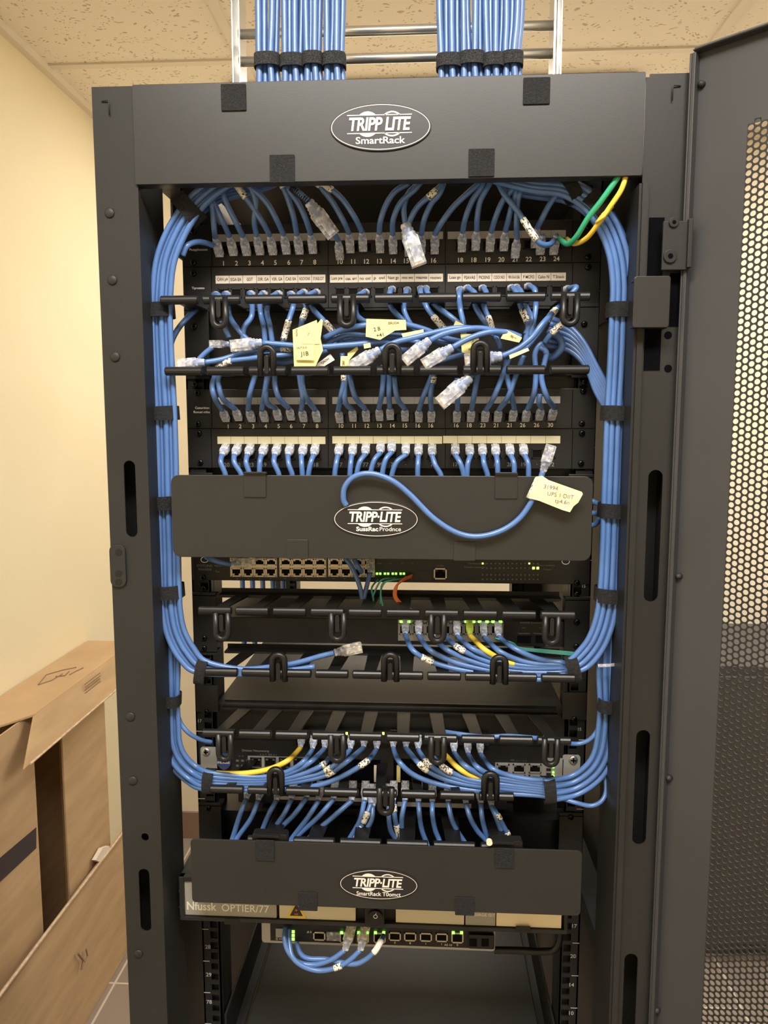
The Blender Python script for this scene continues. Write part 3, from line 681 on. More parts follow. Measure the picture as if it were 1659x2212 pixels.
# ------------------------------------------------------------ patch panels
def face(parent, ytop, ybot, Y=.0945, x0=-RX+.001, x1=RX-.001, name='faceplate', m='panel', dep=.002):
    z1_, z0_ = zpx(ytop, Y), zpx(ybot, Y)
    MB().box(x0, x1, Y, Y+dep, z0_, z1_).build(name, m, parent, bevel=.0005); return z0_, z1_
def screw(parent, px, py, Y, r=.0037, m='screw'):
    c = W(px, py, Y); b = MB(); b.tube([c, c+Vector((0, -.0012, 0)), c+Vector((0, -.0024, 0)), c+Vector((0, -.0028, 0))], [r, r, r*.8, r*.4], 16)
    o = b.build('screw', m, parent, smooth=True)
    b = MB(); b.cbox(c+Vector((0, -.0029, 0)), r*1.1, .0004, r*.3); b.cbox(c+Vector((0, -.0029, 0)), r*.3, .0004, r*1.1); b.build('screw_slot', 'dark', o)
def port(parent, x, z, Y=.0945, wd=.0125, h=.011, m='panel'):
    b = MB(); y0 = Y-.0012
    b.box(x-wd/2, x-wd/2+.0012, y0, Y, z-h/2, z+h/2); b.box(x+wd/2-.0012, x+wd/2, y0, Y, z-h/2, z+h/2)
    b.box(x-wd/2, x+wd/2, y0, Y, z+h/2-.0012, z+h/2); b.box(x-wd/2, x+wd/2, y0, Y, z-h/2, z-h/2+.0012)
    o = b.build('port', m, parent)
    MB().box(x-wd/2+.0012, x+wd/2-.0012, Y-.0003, Y, z-h/2+.0012, z+h/2-.0012).build('port_opening', 'jack', o)
XS1 = [483, 511, 539, 567, 595, 624, 652, 680, 735, 763, 792, 820, 850, 878, 908, 937, 995, 1024, 1054, 1083, 1112, 1142, 1172, 1202]
XS3 = [493, 519, 547, 574, 602, 629, 657, 685, 737, 765, 793, 820, 848, 875, 903, 931, 986, 1014, 1043, 1071, 1100, 1129, 1159, 1189]
XS4 = [490, 514, 542, 571, 599, 627, 655, 683, 735, 762, 790, 821, 847, 876, 904, 933, 984, 1014, 1044, 1072, 1101, 1131, 1160, 1188]
def sloped(x, yl, yr): return yl+(yr-yl)*(x-480)/720
def ppanel(label, yt, yb_, XS, py, nums, ny, strips, sm, texts, side, scr, pnum_m='white', nh=9):
    Y = .0945; t = thing('patch_panel', label, 'patch panel', (0, Y, zpx(yb_, Y)))
    face(t, yt, yb_)
    for x in XS:
        c = W(x, sloped(x, *py), Y); port(t, c.x, c.z)
    g = MB()
    for x, s in zip(XS, nums): pxtext(g, s, x, sloped(x, *ny), nh, Y, bold=.012)
    for s, x, y, hh in side: pxtext(g, s, x, y, hh, Y)
    g.build('port_numbers', pnum_m, t)
    for k, (x0, x1) in enumerate(((466, 703), (713, 957), (967, 1222)) if strips[2] else ((470, 703), (718, 955), (957, 1210))):
        a = rect(x0, sloped(x0, *strips[:2])-strips[3], x1, sloped(x0, *strips[:2])+strips[3], Y)
        o = MB().box(a[0], a[1], Y-.0006, Y, a[2], a[3]).build('label_strip', sm, t, label='pale label strip')
        g = MB(); n = 8
        for i in range(1, n): x = a[0]+(a[1]-a[0])*i/n; g.box(x-.0002, x+.0002, Y-.0008, Y-.0006, a[2], a[3])
        if texts:
            for i in range(n):
                x = a[0]+(a[1]-a[0])*(i+.5)/n; s = texts[k*8+i]; addtext(g, s, (x, Y-.0006, (a[2]+a[3])/2), .0036, min(.0125, .002*len(s)+.001))
        g.build('label_print', 'ink' if texts else 'dim', o)
    for q in scr: screw(t, q[0], q[1], Y)
    # section dividers
    g = MB(); g.box(-RX+.002, RX-.002, Y-.0003, Y, zpx(yb_, Y)-.0002, zpx(yb_, Y)+.0004)
    for x in (457, 709, 962, 1236):
        c = W(x, (yt+yb_)/2, Y); g.box(c.x-.0003, c.x+.0003, Y-.0004, Y, zpx(yb_, Y)+.001, zpx(yt, Y)-.001)
    g.build('section_groove', 'dark', t)
    return t
N1 = '1 2 3 4 5 6 7 8 10 11 12 13 14 15 16 16 18 18 19 20 21 22 23 24'.split()
T2 = ['CAN μ4', 'EGA EA', 'GOT', 'DIR. GA', 'VSR. GA', 'CAS 0A', 'NOCVONS', 'SYASI.OT', 'Lom pre', 'cas. eri', 'no oxi', 'p  ovl', 'Naxt go', 'nno wo', 'mauves', 'nooiwo', 'Loax go', 'FSAVAS', 'PIOSNS', 'COOI NO', '9N 0-6106', 'P MCFO', 'Calto N', 'T Snauis']
ppanel('black patch panel topmost in the rack, numbered 1 to 24', 480, 572, XS1, (540, 527), N1, (569, 559), (513, 504, 1, 8), 'strip2', None, [('Poopphonoon', 429, 540, 5)], [(418, 568), (1270, 555), (418, 500), (1270, 490)], nh=10)
ppanel('black patch panel with written paper label strips, behind the top finger row', 572, 664, XS1, (634, 628), ['']*24, (650, 650), (603, 597, 1, 8.5), 'strip', T2, [('Tiprostno', 428, 623, 5)], [(418, 591), (1270, 577), (420, 650), (1268, 640)])
N3 = '1 2 3 4 5 6 7 8 10 11 12 13 14 15 16 16 16 18 23 21 21 26 26 30'.split()
ppanel('black patch panel with grey label strips below the tangled cables', 840, 926, XS3, (905, 900), N3, (921, 918), (866, 863, 0, 7.5), 'strip2', None, [('Conorition', 437, 881, 5), ('Ronuel miles', 436, 890, 5)], [(427, 849), (428, 916), (1260, 845), (1257, 915)])
N4 = '20 22 23 19 0 1 7 18 17 . 77 99 7 . 27 7 17 . 11 18 28 19 . 212'.split()
ppanel('black patch panel with cream label strips just above the middle cover', 926, 1012, XS4, (984, 980), N4, (1004, 1003), (951, 949, 0, 8), 'strip3', None, [], [(430, 936), (433, 999), (1257, 936), (1255, 1001)], pnum_m='dim')
# grey asset tag on the third panel
a = rect(1247, 873, 1259, 887, .0945)
# cables of the top patch panel
P1 = {0: [(505, 478), (500, 380), (492, 290), (478, 215), (450, 150), (430, 90)], 1: [(600, 470), (562, 345), (505, 225), (450, 130), (430, 60)], 2: [(690, 470), (650, 350), (592, 235), (560, 155), (555, 60)],
      3: [(780, 465), (766, 330), (775, 210), (750, 120), (720, 50)], 4: [(868, 465), (828, 350), (760, 245), (702, 165), (640, 80), (600, 30)], 5: [(960, 460), (918, 330), (860, 225), (790, 145), (720, 90)],
      6: [(1048, 460), (1028, 310), (992, 190), (960, 110), (940, 50)], 7: [(1140, 455), (1110, 325), (1060, 215), (1000, 130), (980, 60)],
      9: [(1393, 450), (1360, 335), (1290, 212), (1225, 125), (1180, 60)], 10: [(1480, 440), (1432, 305), (1350, 185), (1262, 112), (1170, 80)], 11: [(1595, 450), (1603, 330), (1640, 225), (1700, 135), (1790, 80)]}
SL1 = {4: ((720, 180), (650, 95)), 6: ((962, 118), (945, 70)), 10: ((1290, 130), (1190, 88))}
up = (0, .78, -.62)
for k, p in P1.items():
    pts = [z3(q[0], q[1], .068 if i == 0 else .055-.004*min(i, 3)) for i, q in enumerate(p)]; pts[0] = up_shift(pts[0], 13)
    cable('blue patch cable in port %s of the top patch panel' % N1[k], pts, plug=up, pscale=.78, group='patch cables of the top panel', sleeves=[(z3(*SL1[k][0])[:2], z3(*SL1[k][1])[:2])] if k in SL1 else ())
P1b = {12: [(80, 425), (84, 300), (130, 195), (220, 110), (260, 50)], 13: [(178, 440), (182, 320), (235, 220), (320, 145), (400, 70)], 14: [(258, 425), (275, 300), (320, 200), (370, 140), (400, 60)], 15: [(342, 425), (382, 320), (455, 222), (540, 140), (620, 70)],
       16: [(513, 412), (530, 290), (572, 185), (625, 105), (650, 50)], 17: [(600, 402), (603, 290), (620, 190), (655, 120), (690, 60)], 18: [(690, 410), (715, 290), (758, 190), (810, 125), (850, 70)],
       19: [(778, 405), (798, 290), (822, 195), (838, 150), (850, 80)], 20: [(850, 450), (846, 330), (850, 210), (862, 150), (890, 90)], 21: [(975, 385), (1000, 300), (1060, 190), (1130, 115), (1205, 85), (1240, 95)]}
SL2 = {13: ((300, 160), (345, 125))}
for k, p in P1b.items():
    pts = [z4(q[0], q[1], .068 if i == 0 else .055-.004*min(i, 3)) for i, q in enumerate(p)]; pts[0] = up_shift(pts[0], 13)
    lb = N1[k]+(' left of the other 16' if k == 14 else ' right of the other 16' if k == 15 else ' left of the other 18' if k == 16 else ' right of the other 18' if k == 17 else '')
    cable('blue patch cable in port %s of the top patch panel' % lb, pts, plug=up, pscale=.78, group='patch cables of the top panel', sleeves=[(z4(*SL2[k][0])[:2], z4(*SL2[k][1])[:2])] if k in SL2 else ())
t = cable('blue cable with white wrap label dipping across ports 22 and 23', [z4(1085, 415, .075), z4(1050, 452, .055), z4(990, 445, .045), z4(930, 365, .04), z4(855, 250, .04), z4(775, 150, .04), z4(738, 75, .045), z4(740, 20, .05)], sleeves=[(z4(885, 300)[:2], z4(970, 425)[:2])], Y=.04)
for k in (22, 23): # plugs standing in their ports
    c = z4(1008 if k == 22 else 1093, 420)
    add_plug(t if k == 22 else cable('green cable hanging beside the yellow one, plugged in port 24', [z4(1108, 412, .07), z4(1160, 448, .05), z4(1215, 405, .035), z4(1290, 285, .02), z4(1375, 175, .01), z4(1470, 40, .004), z4(1500, -20, .01)], m='green', r=.003), W(c[0], c[1]-10, .068), up, scale=.78)
t = cable('yellow cable with a knot running up to the right of the top cover', [z4(1158, 418, .07), z4(1205, 448, .05), z4(1280, 412, .03), z4(1350, 325, .015), z4(1420, 225, .008), z4(1490, 120, .004), z4(1522, 30, .004), z4(1535, -20, .01)], m='yellow', r=.0027)
kn = MB()
for i in range(5): c = W(*z4(1372+i*9, 292-i*12, .013)); kn.tube([c+Vector((.0062*math.cos(a)*.8, .0055*math.sin(a), .0062*math.cos(a)*.6)) for a in [2*PI*j/10 for j in range(11)]], .0017, 6)
kn.build('knot', 'yellow', t, smooth=True)
# dangling coupler pair left
t = cable('blue cable hanging from under the top cover with clear plug over port 9', [z3(1270, 365, .045), z3(1255, 350, .045)], m='blue'); 
bpy.data.objects.remove(t.children[0]); 
MB().tube(crom([W(*z3(990, 90, .04)), W(*z3(1050, 135, .035)), W(*z3(1120, 195, .035))]), .0034, 10).build('jacket', 'blue', t, smooth=True)
ribs = MB()
for i in range(9): c = W(*z3(1015+i*12, 108+i*10.5, .0355)); ribs.tube([c+Vector((-.0006, 0, .0005)), c+Vector((.0006, 0, -.0005))], .0042, 12)
ribs.build('boot_rib', 'chassis', t)
add_plug(t, W(*z3(1125, 200, .035)), W(*z3(1245, 365, .05))-W(*z3(1125, 200, .035)), 'clear', 1.35)
cable('short blue cable from the hanging coupler into port 10', [z3(1322, 458, .072), z3(1290, 410, .06), z3(1258, 362, .05)], plug=up, pscale=.78)
# dangling plug in the middle
def dangle(label, pts, tip, Y=.02, scale=1.3, **k):
    P = cpts(pts, Y); d = W(tip[0], tip[1], tip[2] if len(tip) > 2 else Y)-P[0]
    return cable(label, None, world=P, plug=d, pscale=d.length/.032 if scale is None else scale, **k)
dangle('blue cable dangling in front of ports 15 and 16, end plug free', [z4(158, 325), z4(150, 225), z4(180, 135), z4(250, 72), z4(300, 30)], z4(245, 580), Y=.025, scale=None)
# horizontal bundle under the top cover, dim
for i in range(5):
    cable('blue cable crossing under the top cover toward the right bundle, %s from top' % ORD[i], [z4(600, -60+i*8, .06), z4(700, 5+i*12, .06), z4(830, 90+i*10, .06), z4(960, 95+i*16, .06), z4(1100, 110+i*16, .06), z4(1200, 150+i*14, .055), z4(1290, 240+i*8, .05), z4(1370, 330+i*5, .05)], group='cables under the top cover')
for i in range(4):
    cable('blue cable crossing under the top cover toward the left bundle, %s from top' % ORD[i], [z3(980, 20+i*8, .062), z3(880, 55+i*14, .062), z3(720, 90+i*18, .062), z3(560, 120+i*22, .062), z3(470, 170+i*22, .06), z3(400, 250+i*14, .055)], group='cables under the top cover')
# ------------------------------------------------------------ second panel hooks and cables through the top manager
P2 = [(0, 495, 'z5', [(495, 112), (535, 130), (545, 260), (570, 330), (600, 400)]), (1, 565, 'z5', [(565, 108), (590, 130), (600, 250), (660, 345), (740, 430)]), (3, 730, 'z5', [(730, 105), (745, 130), (750, 250), (700, 330), (690, 420)]),
      (4, 815, 'z5', [(815, 105), (800, 140), (810, 240), (830, 330), (838, 430)]), (5, 915, 'z5', [(915, 105), (870, 140), (850, 230), (872, 330), (885, 430)]), (6, 1000, 'z5', [(1000, 108), (1030, 140), (1022, 200), (990, 300), (955, 430)]),
      (7, 1085, 'z5', [(1085, 95), (1060, 120), (1110, 190), (1082, 290), (1065, 400)]), (7.5, 1165, 'z5', [(1170, 95), (1130, 120), (1150, 200), (1235, 295), (1350, 430)]), (10, 1495, 'z5', [(1500, 95), (1450, 130), (1440, 230), (1480, 280), (1540, 300)]),
      (12, 75, 'z6', [(75, 70), (62, 100), (70, 180), (130, 250), (180, 290)]), (13, 175, 'z6', [(170, 75), (160, 110), (150, 200), (200, 300), (260, 350)]), (14, 265, 'z6', [(255, 68), (255, 100), (290, 180), (350, 260), (430, 350)]), (14.5, 290, 'z6', [(285, 66), (300, 100), (345, 170), (450, 250), (540, 330)]),
      (16, 500, 'z6', [(500, 72), (490, 110), (500, 200), (520, 300), (520, 400)]), (17, 570, 'z6', [(545, 62), (590, 100), (590, 170), (640, 260), (720, 370), (745, 440)]), (18, 655, 'z6', [(640, 62), (660, 100), (640, 160), (680, 270), (705, 360)]),
      (20, 830, 'z6', [(820, 60), (850, 100), (870, 175), (915, 290), (900, 400)]), (21, 850, 'z6', [(850, 58), (880, 100), (905, 180), (940, 260), (900, 350)]), (22, 940, 'z6', [(925, 50), (960, 80), (965, 180), (945, 300), (930, 360)]), (23, 1180, 'z6', [(1170, 66), (1215, 62), (1140, 150), (1060, 230), (990, 330), (900, 440)])]
SLV = {6: ((1000, 280), (960, 410)), 7: ((1108, 195), (1085, 270)), 14: ((340, 230), (420, 330)), 18: ((665, 235), (705, 340)), 20: ((875, 180), (920, 280)), 23: ((1075, 215), (1030, 265)), 7.5: ((1240, 300), (1330, 400))}
for i, (pn, x, zz, p) in enumerate(P2):
    fz = z5 if zz == 'z5' else z6
    pts = [fz(p[0][0], p[0][1], .078)]+[fz(q[0], q[1], .058) for q in p[1:3]]+[fz(q[0], q[1], .05) for q in p[3:]]
    cable(('blue cable hooking over the top finger row, %s from left' % ORD[i] if i < 14 else 'blue cable hooking over the top finger row, %s from right' % ORD[19-i]) if i < 19 else 'blue cable with white label behind the right end latch of the top finger row', pts, r=CR, plug=(0, .95, .1), pscale=.7,
          sleeves=[(fz(*SLV[pn][0])[:2], fz(*SLV[pn][1])[:2])] if pn in SLV else (), Y=.05, group='cables of the second panel')
# third panel
P3 = [[(550, 903), (505, 800), (487, 720), (505, 655), (530, 600)], [(635, 897), (560, 805), (530, 715), (530, 655), (560, 600)], [(725, 903), (735, 780), (765, 670), (790, 600)], [(815, 903), (832, 780), (850, 660), (850, 600)], [(905, 893), (852, 830), (842, 740), (858, 660), (880, 600)],
      [(993, 893), (930, 800), (903, 720), (900, 655), (890, 590)], [(1077, 903), (1088, 800), (1072, 700), (1060, 600)], [(1167, 903), (1115, 800), (1085, 700), (1090, 600)],
      [(1322, 910), (1342, 780), (1362, 670), (1350, 500)], [(1412, 900), (1372, 830), (1366, 740), (1380, 600)], [(1502, 900), (1435, 790), (1400, 660), (1390, 600)], [(1592, 895), (1612, 770), (1622, 650), (1620, 580)]]
for k, p in enumerate(P3):
    pts = [z5(q[0], q[1], .072 if i == 0 else .055) for i, q in enumerate(p)]; pts[0] = up_shift(pts[0], 9)
    cable('blue patch cable in port %s of the grey striped third panel' % N3[k], pts, plug=(0, .85, -.5), pscale=.72, group='patch cables of the third panel', sleeves=[(z5(1355, 620)[:2], z5(1362, 680)[:2])] if k == 8 else (), Y=.055)
P3b = [[(62, 828), (58, 720), (60, 600)], [(155, 836), (108, 740), (88, 610)], [(242, 842), (272, 730), (318, 620), (340, 560)], [(320, 842), (315, 730), (328, 640), (345, 560)], [(480, 842), (482, 740), (480, 620)], [(568, 840), (582, 740), (608, 600), (630, 520)],
       [(658, 840), (705, 740), (762, 600), (800, 500)], [(738, 840), (792, 740), (845, 600), (890, 480)], [(832, 836), (812, 710), (785, 600), (780, 500)], [(915, 838), (952, 720), (965, 600), (960, 470), (1000, 410), (1030, 470)], [(1000, 830), (985, 770), (990, 720)], [(1080, 830), (1035, 740), (1000, 620), (1020, 520), (1030, 460), (990, 430)]]
for k, p in enumerate(P3b):
    pts = [z6(q[0], q[1], .072 if i == 0 else .055) for i, q in enumerate(p)]; pts[0] = up_shift(pts[0], 9)
    cable('blue cable in the %s port from right of the grey striped third panel' % (ORD[11-k]), pts, plug=(0, .85, -.5), pscale=.72, group='patch cables of the third panel', sleeves=[(z6(322, 610)[:2], z6(330, 650)[:2])] if k == 3 else (), Y=.055)
# fourth panel
P4 = [[(550, 1180), (545, 1230), (575, 1310)], [(632, 1180), (635, 1230), (680, 1310)], [(718, 1180), (712, 1230), (735, 1310)], [(812, 1180), (802, 1230), (800, 1310)], [(900, 1180), (898, 1230), (930, 1310)], [(988, 1180), (995, 1240), (1018, 1310)], [(1078, 1180), (1080, 1240), (1085, 1310)], [(1158, 1180), (1140, 1230), (1125, 1310)],
      [(1320, 1180), (1308, 1240), (1300, 1310)], [(1412, 1180), (1405, 1240), (1400, 1310)], [(1500, 1175), (1465, 1225), (1445, 1310)], [(1600, 1165), (1560, 1215), (1535, 1310)]]
P4b = [[(72, 1080), (35, 1130), (15, 1225)], [(160, 1095), (105, 1140), (75, 1225)], [(240, 1100), (236, 1160), (235, 1225)], [(325, 1100), (345, 1160), (380, 1225)], [(470, 1098), (500, 1150), (520, 1225)], [(560, 1100), (545, 1150), (540, 1225)], [(640, 1100), (645, 1150), (668, 1225)], [(722, 1100), (728, 1150), (730, 1225)], [(812, 1100), (830, 1150), (832, 1225)], [(898, 1100), (918, 1150), (920, 1225)]]
for k, p in enumerate(P4+P4b):
    fz = z5 if k < 12 else z6
    pts = [fz(q[0], q[1], .074 if i == 0 else .068) for i, q in enumerate(p)]
    x, y, Y = fz(*p[-1]); pts.append((x, y+28, .07))
    cable('blue cable in the %s used port %s of the cream striped panel' % (ORD[k if k < 12 else 21-k], 'from left' if k < 12 else 'from right'), pts, plug=(0, .9, .42), pscale=.8, group='patch cables of the fourth panel')
# ------------------------------------------------------------ tangle inside the top manager
def hcable(label, pts, sl=(), **k): return cable(label, pts, sleeves=sl, group='loose cables in the top manager', **k)
dangle('loose blue cable with clear plug lying flat left of the yellow paper tag', [z5(820, 432, .03), z5(1000, 447, .03), z5(1180, 460, .03), z5(1400, 445, .03), z5(1640, 428, .035), z6(120, 445, .04), z6(300, 440, .045)], z5(612, 455, .03), scale=None, group='loose cables in the top manager')
dangle('loose blue cable ending in the clear plug farthest left above the lower fingers', [z5(440, 562, .03), z5(560, 540, .035), z5(700, 495, .04), z5(860, 475, .04), z5(1030, 470, .035)], z5(255, 575, .03), scale=None, group='loose cables in the top manager', sleeves=[(z5(960, 470)[:2], z5(1030, 470)[:2])])
dangle('loose blue cable with bent clear plug above the far left plug', [z5(600, 440, .035), z5(680, 505, .045), z5(800, 520, .05), z5(900, 500, .05)], z5(470, 440, .035), scale=None, group='loose cables in the top manager')
hcable('blue cable tail below the bent clear plug', [z5(490, 460, .035), z5(440, 500, .035), z5(400, 540, .035)], r=.0028)
hcable('blue cable with cream wrap label above the lower left fingers', [z5(520, 600, .04), z5(600, 555, .035), z5(740, 535, .035), z5(880, 520, .035), z5(1020, 505, .04)], [(z5(500, 600)[:2], z5(640, 545)[:2])])
hcable('blue cable passing low behind the leftmost lower latch', [z5(640, 520, .05), z5(780, 530, .05), z5(950, 560, .05), z5(1100, 530, .05), z5(1250, 480, .05)])
hcable('blue cable running from the yellow tag to the right behind the tangle', [z5(1230, 400, .04), z5(1350, 345, .035), z5(1480, 318, .03), z5(1660, 300, .03), z6(150, 285, .03), z6(280, 320, .04), z6(400, 370, .045), z6(520, 400, .05)])
hcable('blue cable second lowest crossing the tangle centre', [z5(1250, 430, .045), z5(1400, 380, .045), z5(1600, 400, .045), z6(100, 370, .045), z6(250, 400, .045)])
hcable('blue cable deepest in the tangle centre', [z5(1150, 500, .055), z5(1300, 440, .055), z5(1500, 400, .055), z6(60, 350, .055), z6(260, 370, .055), z6(450, 420, .055), z6(560, 500, .055)])
hcable('blue cable behind the lower fingers right of centre', [z6(300, 540, .05), z6(450, 490, .05), z6(600, 460, .05), z6(800, 470, .05), z6(900, 430, .05)])
dangle('loose blue cable whose clear plug points down left beside the centre latch', [z5(1600, 480, .025), z5(1700, 430, .025), z6(200, 372, .025), z6(330, 340, .028), z6(480, 310, .03), z6(640, 320, .035), z6(760, 350, .04)], z5(1400, 600, .025), scale=None, group='loose cables in the top manager')
dangle('loose blue cable arching highest over the tangle, clear plug right of centre latch', [z6(310, 385, .022), z6(400, 345, .022), z6(520, 318, .022), z6(620, 312, .026), z6(720, 330, .03), z6(800, 350, .035)], z6(150, 520, .022), scale=None, group='loose cables in the top manager')
dangle('loose blue cable with clear plug resting on the lower fingers, yellow tagged end', [z6(450, 430, .02), z6(560, 372, .02), z6(680, 335, .02), z6(790, 338, .025), z6(870, 365, .03)], z6(270, 540, .02), scale=None, group='loose cables in the top manager')
dangle('loose blue cable with clear plug behind the right lower latch', [z6(755, 485, .03), z6(850, 440, .028), z6(940, 370, .028), z6(1010, 280, .03), z6(1100, 185, .045)], z6(640, 500, .03), scale=1.25, group='loose cables in the top manager', sleeves=[(z6(1030, 260)[:2], z6(1070, 215)[:2])], Y=.03)
dangle('loose blue cable with clear plug dangling below the lower fingers', [z6(560, 615, .025), z6(610, 575, .045), z6(680, 540, .055)], z6(370, 780, .022), scale=None, group='loose cables in the top manager')
for i in range(6):
    cable('dim blue cable sweeping to the right bundle behind the top manager, %s from top' % ORD[i], [z6(1060-i*8, 250+i*34, .075), z6(1170, 300+i*30, .075), z6(1260+i*3, 400+i*30, .07), z6(1335, 540+i*32, .065), z6(1400, 660+i*30, .06), z6(1440, 760+i*20, .055)], group='dim cables at the right of the top manager')
for i in range(3):
    cable('dim blue cable from behind the middle cover to the right bundle, %s from top' % ORD[i], [(1265, 1075+i*30, .085), (1285, 1085+i*24, .08), (1300, 1095+i*12, .07), (1318, 1130+i*8, .06)], group='dim cables right of the middle cover')
cable('thick blue loop in shadow left of the right bundle', [z6(1040, 330, .07), z6(1110, 370, .065), z6(1125, 430, .065), z6(1070, 490, .07), z6(1020, 480, .075)], r=.0042)
hcable('blue cable with barcode wrap label slanting near the right end', [z6(1180, 230, .05), z6(1120, 290, .045), z6(1060, 345, .045), z6(1020, 400, .05)], [(z6(1160, 255)[:2], z6(1055, 345)[:2])], Y=.045)
# paper tags
def tagpoly(label, pts, Y, texts=(), m='tag', fz=z5, ink='ink'):
    P = [W(*fz(p[0], p[1], Y)) for p in pts]; b = MB(); b.prism(P[::-1], (0, .0004, 0)); o = tag(b.build('paper_tag', m, None), label, 'tag', 'yellow tags in the tangle')
    if texts:
        g = MB()
        for s, x, y, h, ang in texts:
            a = math.radians(ang); q = fz(x, y, Y); c = W(q[0], q[1], Y); addtext(g, s, c, h/1960, None, ex=(math.cos(a), 0, math.sin(a)), ey=(-math.sin(a), 0, math.cos(a)), bold=.015)
        g.build('writing', ink, o)
    return o
tagpoly('large yellow paper tag folded over cables left of centre', [(1020, 345), (1180, 280), (1190, 330), (1222, 480), (1165, 600), (1080, 600), (1030, 590)], .024, [('VOTO', 1048, 365, 4, 90), ('SAIOWO', 1120, 400, 4, 70), ('UNDCNJO', 1160, 390, 4, 65)])
tagpoly('narrow yellow flag slanting across the large paper tag', [(1080, 440), (1210, 272), (1222, 285), (1200, 440)], .023)
tagpoly('yellow tape band reading J1B on the large tag', [(1030, 445), (1165, 442), (1165, 548), (1045, 545)], .021, [('J1B', 1100, 508, 9, 3), ('OUT 010', 1080, 465, 4, 2)])
tagpoly('yellow handwritten tag hanging at the top centre of the tangle', [(1510, 272), (1770, 280), (1775, 345), (1700, 350), (1600, 412), (1505, 390)], .024, [('2 B', 1580, 340, 8, 10), ('+41', 1600, 380, 8, 10), ('ƎЯUOA', 1690, 300, 5, 3)])
tagpoly('blank yellow label on the cables above the centre latch', [(135, 345), (270, 318), (278, 360), (150, 386)], .026, (), fz=z6)
tagpoly('small yellow flag on the slanted cable right of centre', [(470, 262), (540, 300), (520, 325), (455, 300)], .04, (), fz=z6)
tagpoly('yellow tag hanging behind the right lower latch', [(500, 345), (612, 350), (615, 420), (560, 480), (508, 460)], .034, [('CCO', 575, 400, 4, 80), ('68 I', 560, 440, 4, 20)], fz=z6)
tagpoly('yellow tag with scribble at the end of the arching cable', [(778, 320), (880, 370), (862, 400), (748, 375)], .022, [('/BJ~c', 825, 368, 5, -20)], fz=z6)
tagpoly('slim cream flag right of the right lower latch', [(800, 478), (915, 432), (925, 450), (805, 502)], .026, (), 'note', fz=z6)
tagpoly('short yellow flag under the centre tangle', [(1385, 500), (1450, 455), (1455, 475), (1385, 560)], .035)
tagpoly('yellow slip around the cable left of the centre plug', [(1340, 520), (1395, 520), (1392, 615), (1335, 610)], .03, [('SRF', 1358, 565, 5, 85)])
tagpoly('printed white label lying behind the large yellow tag', [(1170, 580), (1270, 505), (1300, 545), (1200, 605)], .035, [('YJAOH', 1235, 555, 5, 32)], 'strip')
tagpoly('tiny yellow stub tag on the middle blue cable', [(1490, 440), (1535, 432), (1540, 462), (1495, 470)], .024)

# ------------------------------------------------------------ cable managers
YF, YBm = .02, .112
def latch(parent, px, py, up_, Y=YF):
    c = W(px, py, Y-.003); s = 1 if up_ else -1
    b = MB(); R = .0070; Hh = .0175
    path = [c+Vector((-R, 0, -s*.006)), c+Vector((-R, 0, s*Hh))]+[c+Vector((-R*math.cos(PI*i/10), 0, s*(Hh+R*math.sin(PI*i/10)))) for i in range(1, 10)]+[c+Vector((R, 0, s*Hh)), c+Vector((R, 0, -s*.006))]
    b.tube(path, .0035, 12, sx=1.05, sy=1)
    o = b.build('cover_latch', 'plastic', parent, smooth=True)
    b = MB(); z0, z1_ = sorted((c.z-s*.004, c.z+s*.0155)); b.rrect(c.x-.0024, c.x+.0024, z0, z1_, c.y-.0035, c.y+.003, .0022)
    z0, z1_ = sorted((c.z-s*.006, c.z+s*.018)); b.box(c.x-.006, c.x+.006, c.y+.003, c.y+.0042, z0, z1_)
    b.build('latch_tongue', 'plastic', o, bevel=.0004)
def comb(parent, y, x0, x1, n, latches, slant=0, YFx=YF, armw=.42, back=True):
    A = W(x0, y, YFx); B = W(x1, y, YFx); z = zpx(y, YFx); p = (B.x-A.x)/n
    if back: bb = MB(); bb.box(A.x+.004, B.x-.004, YBm-.018, YBm, z-.0012, z+.0012); bb.box(A.x+.004, B.x-.004, YBm-.002, YBm, z-.006, z+.006); bb.build('back_bar', 'plastic', parent)
    for i in range(n):
        xa = A.x+p*i+p*.055; xb = A.x+p*(i+1)-p*.055; g = MB()
        g.tube([(xa, YFx, z), (xa+.0012, YFx, z), (xb-.0012, YFx, z), (xb, YFx, z)], [.0038, .0048, .0048, .0038], 14)
        xc = (xa+xb)/2; wa = p*armw/2; sk = slant*(i-(n-1)/2)/n
        g.hexa([(xc-wa*.75, YFx, z-.001), (xc+wa*.75, YFx, z-.001), (xc+wa+sk, YBm-.01, z-.001), (xc-wa+sk, YBm-.01, z-.001),
                (xc-wa*.75, YFx, z+.001), (xc+wa*.75, YFx, z+.001), (xc+wa+sk, YBm-.01, z+.001), (xc-wa+sk, YBm-.01, z+.001)])
        g.build('finger', 'plastic', parent, bevel=.0007)
    for px, py, u in latches: latch(parent, px, py, u)
    return z, A.x, B.x
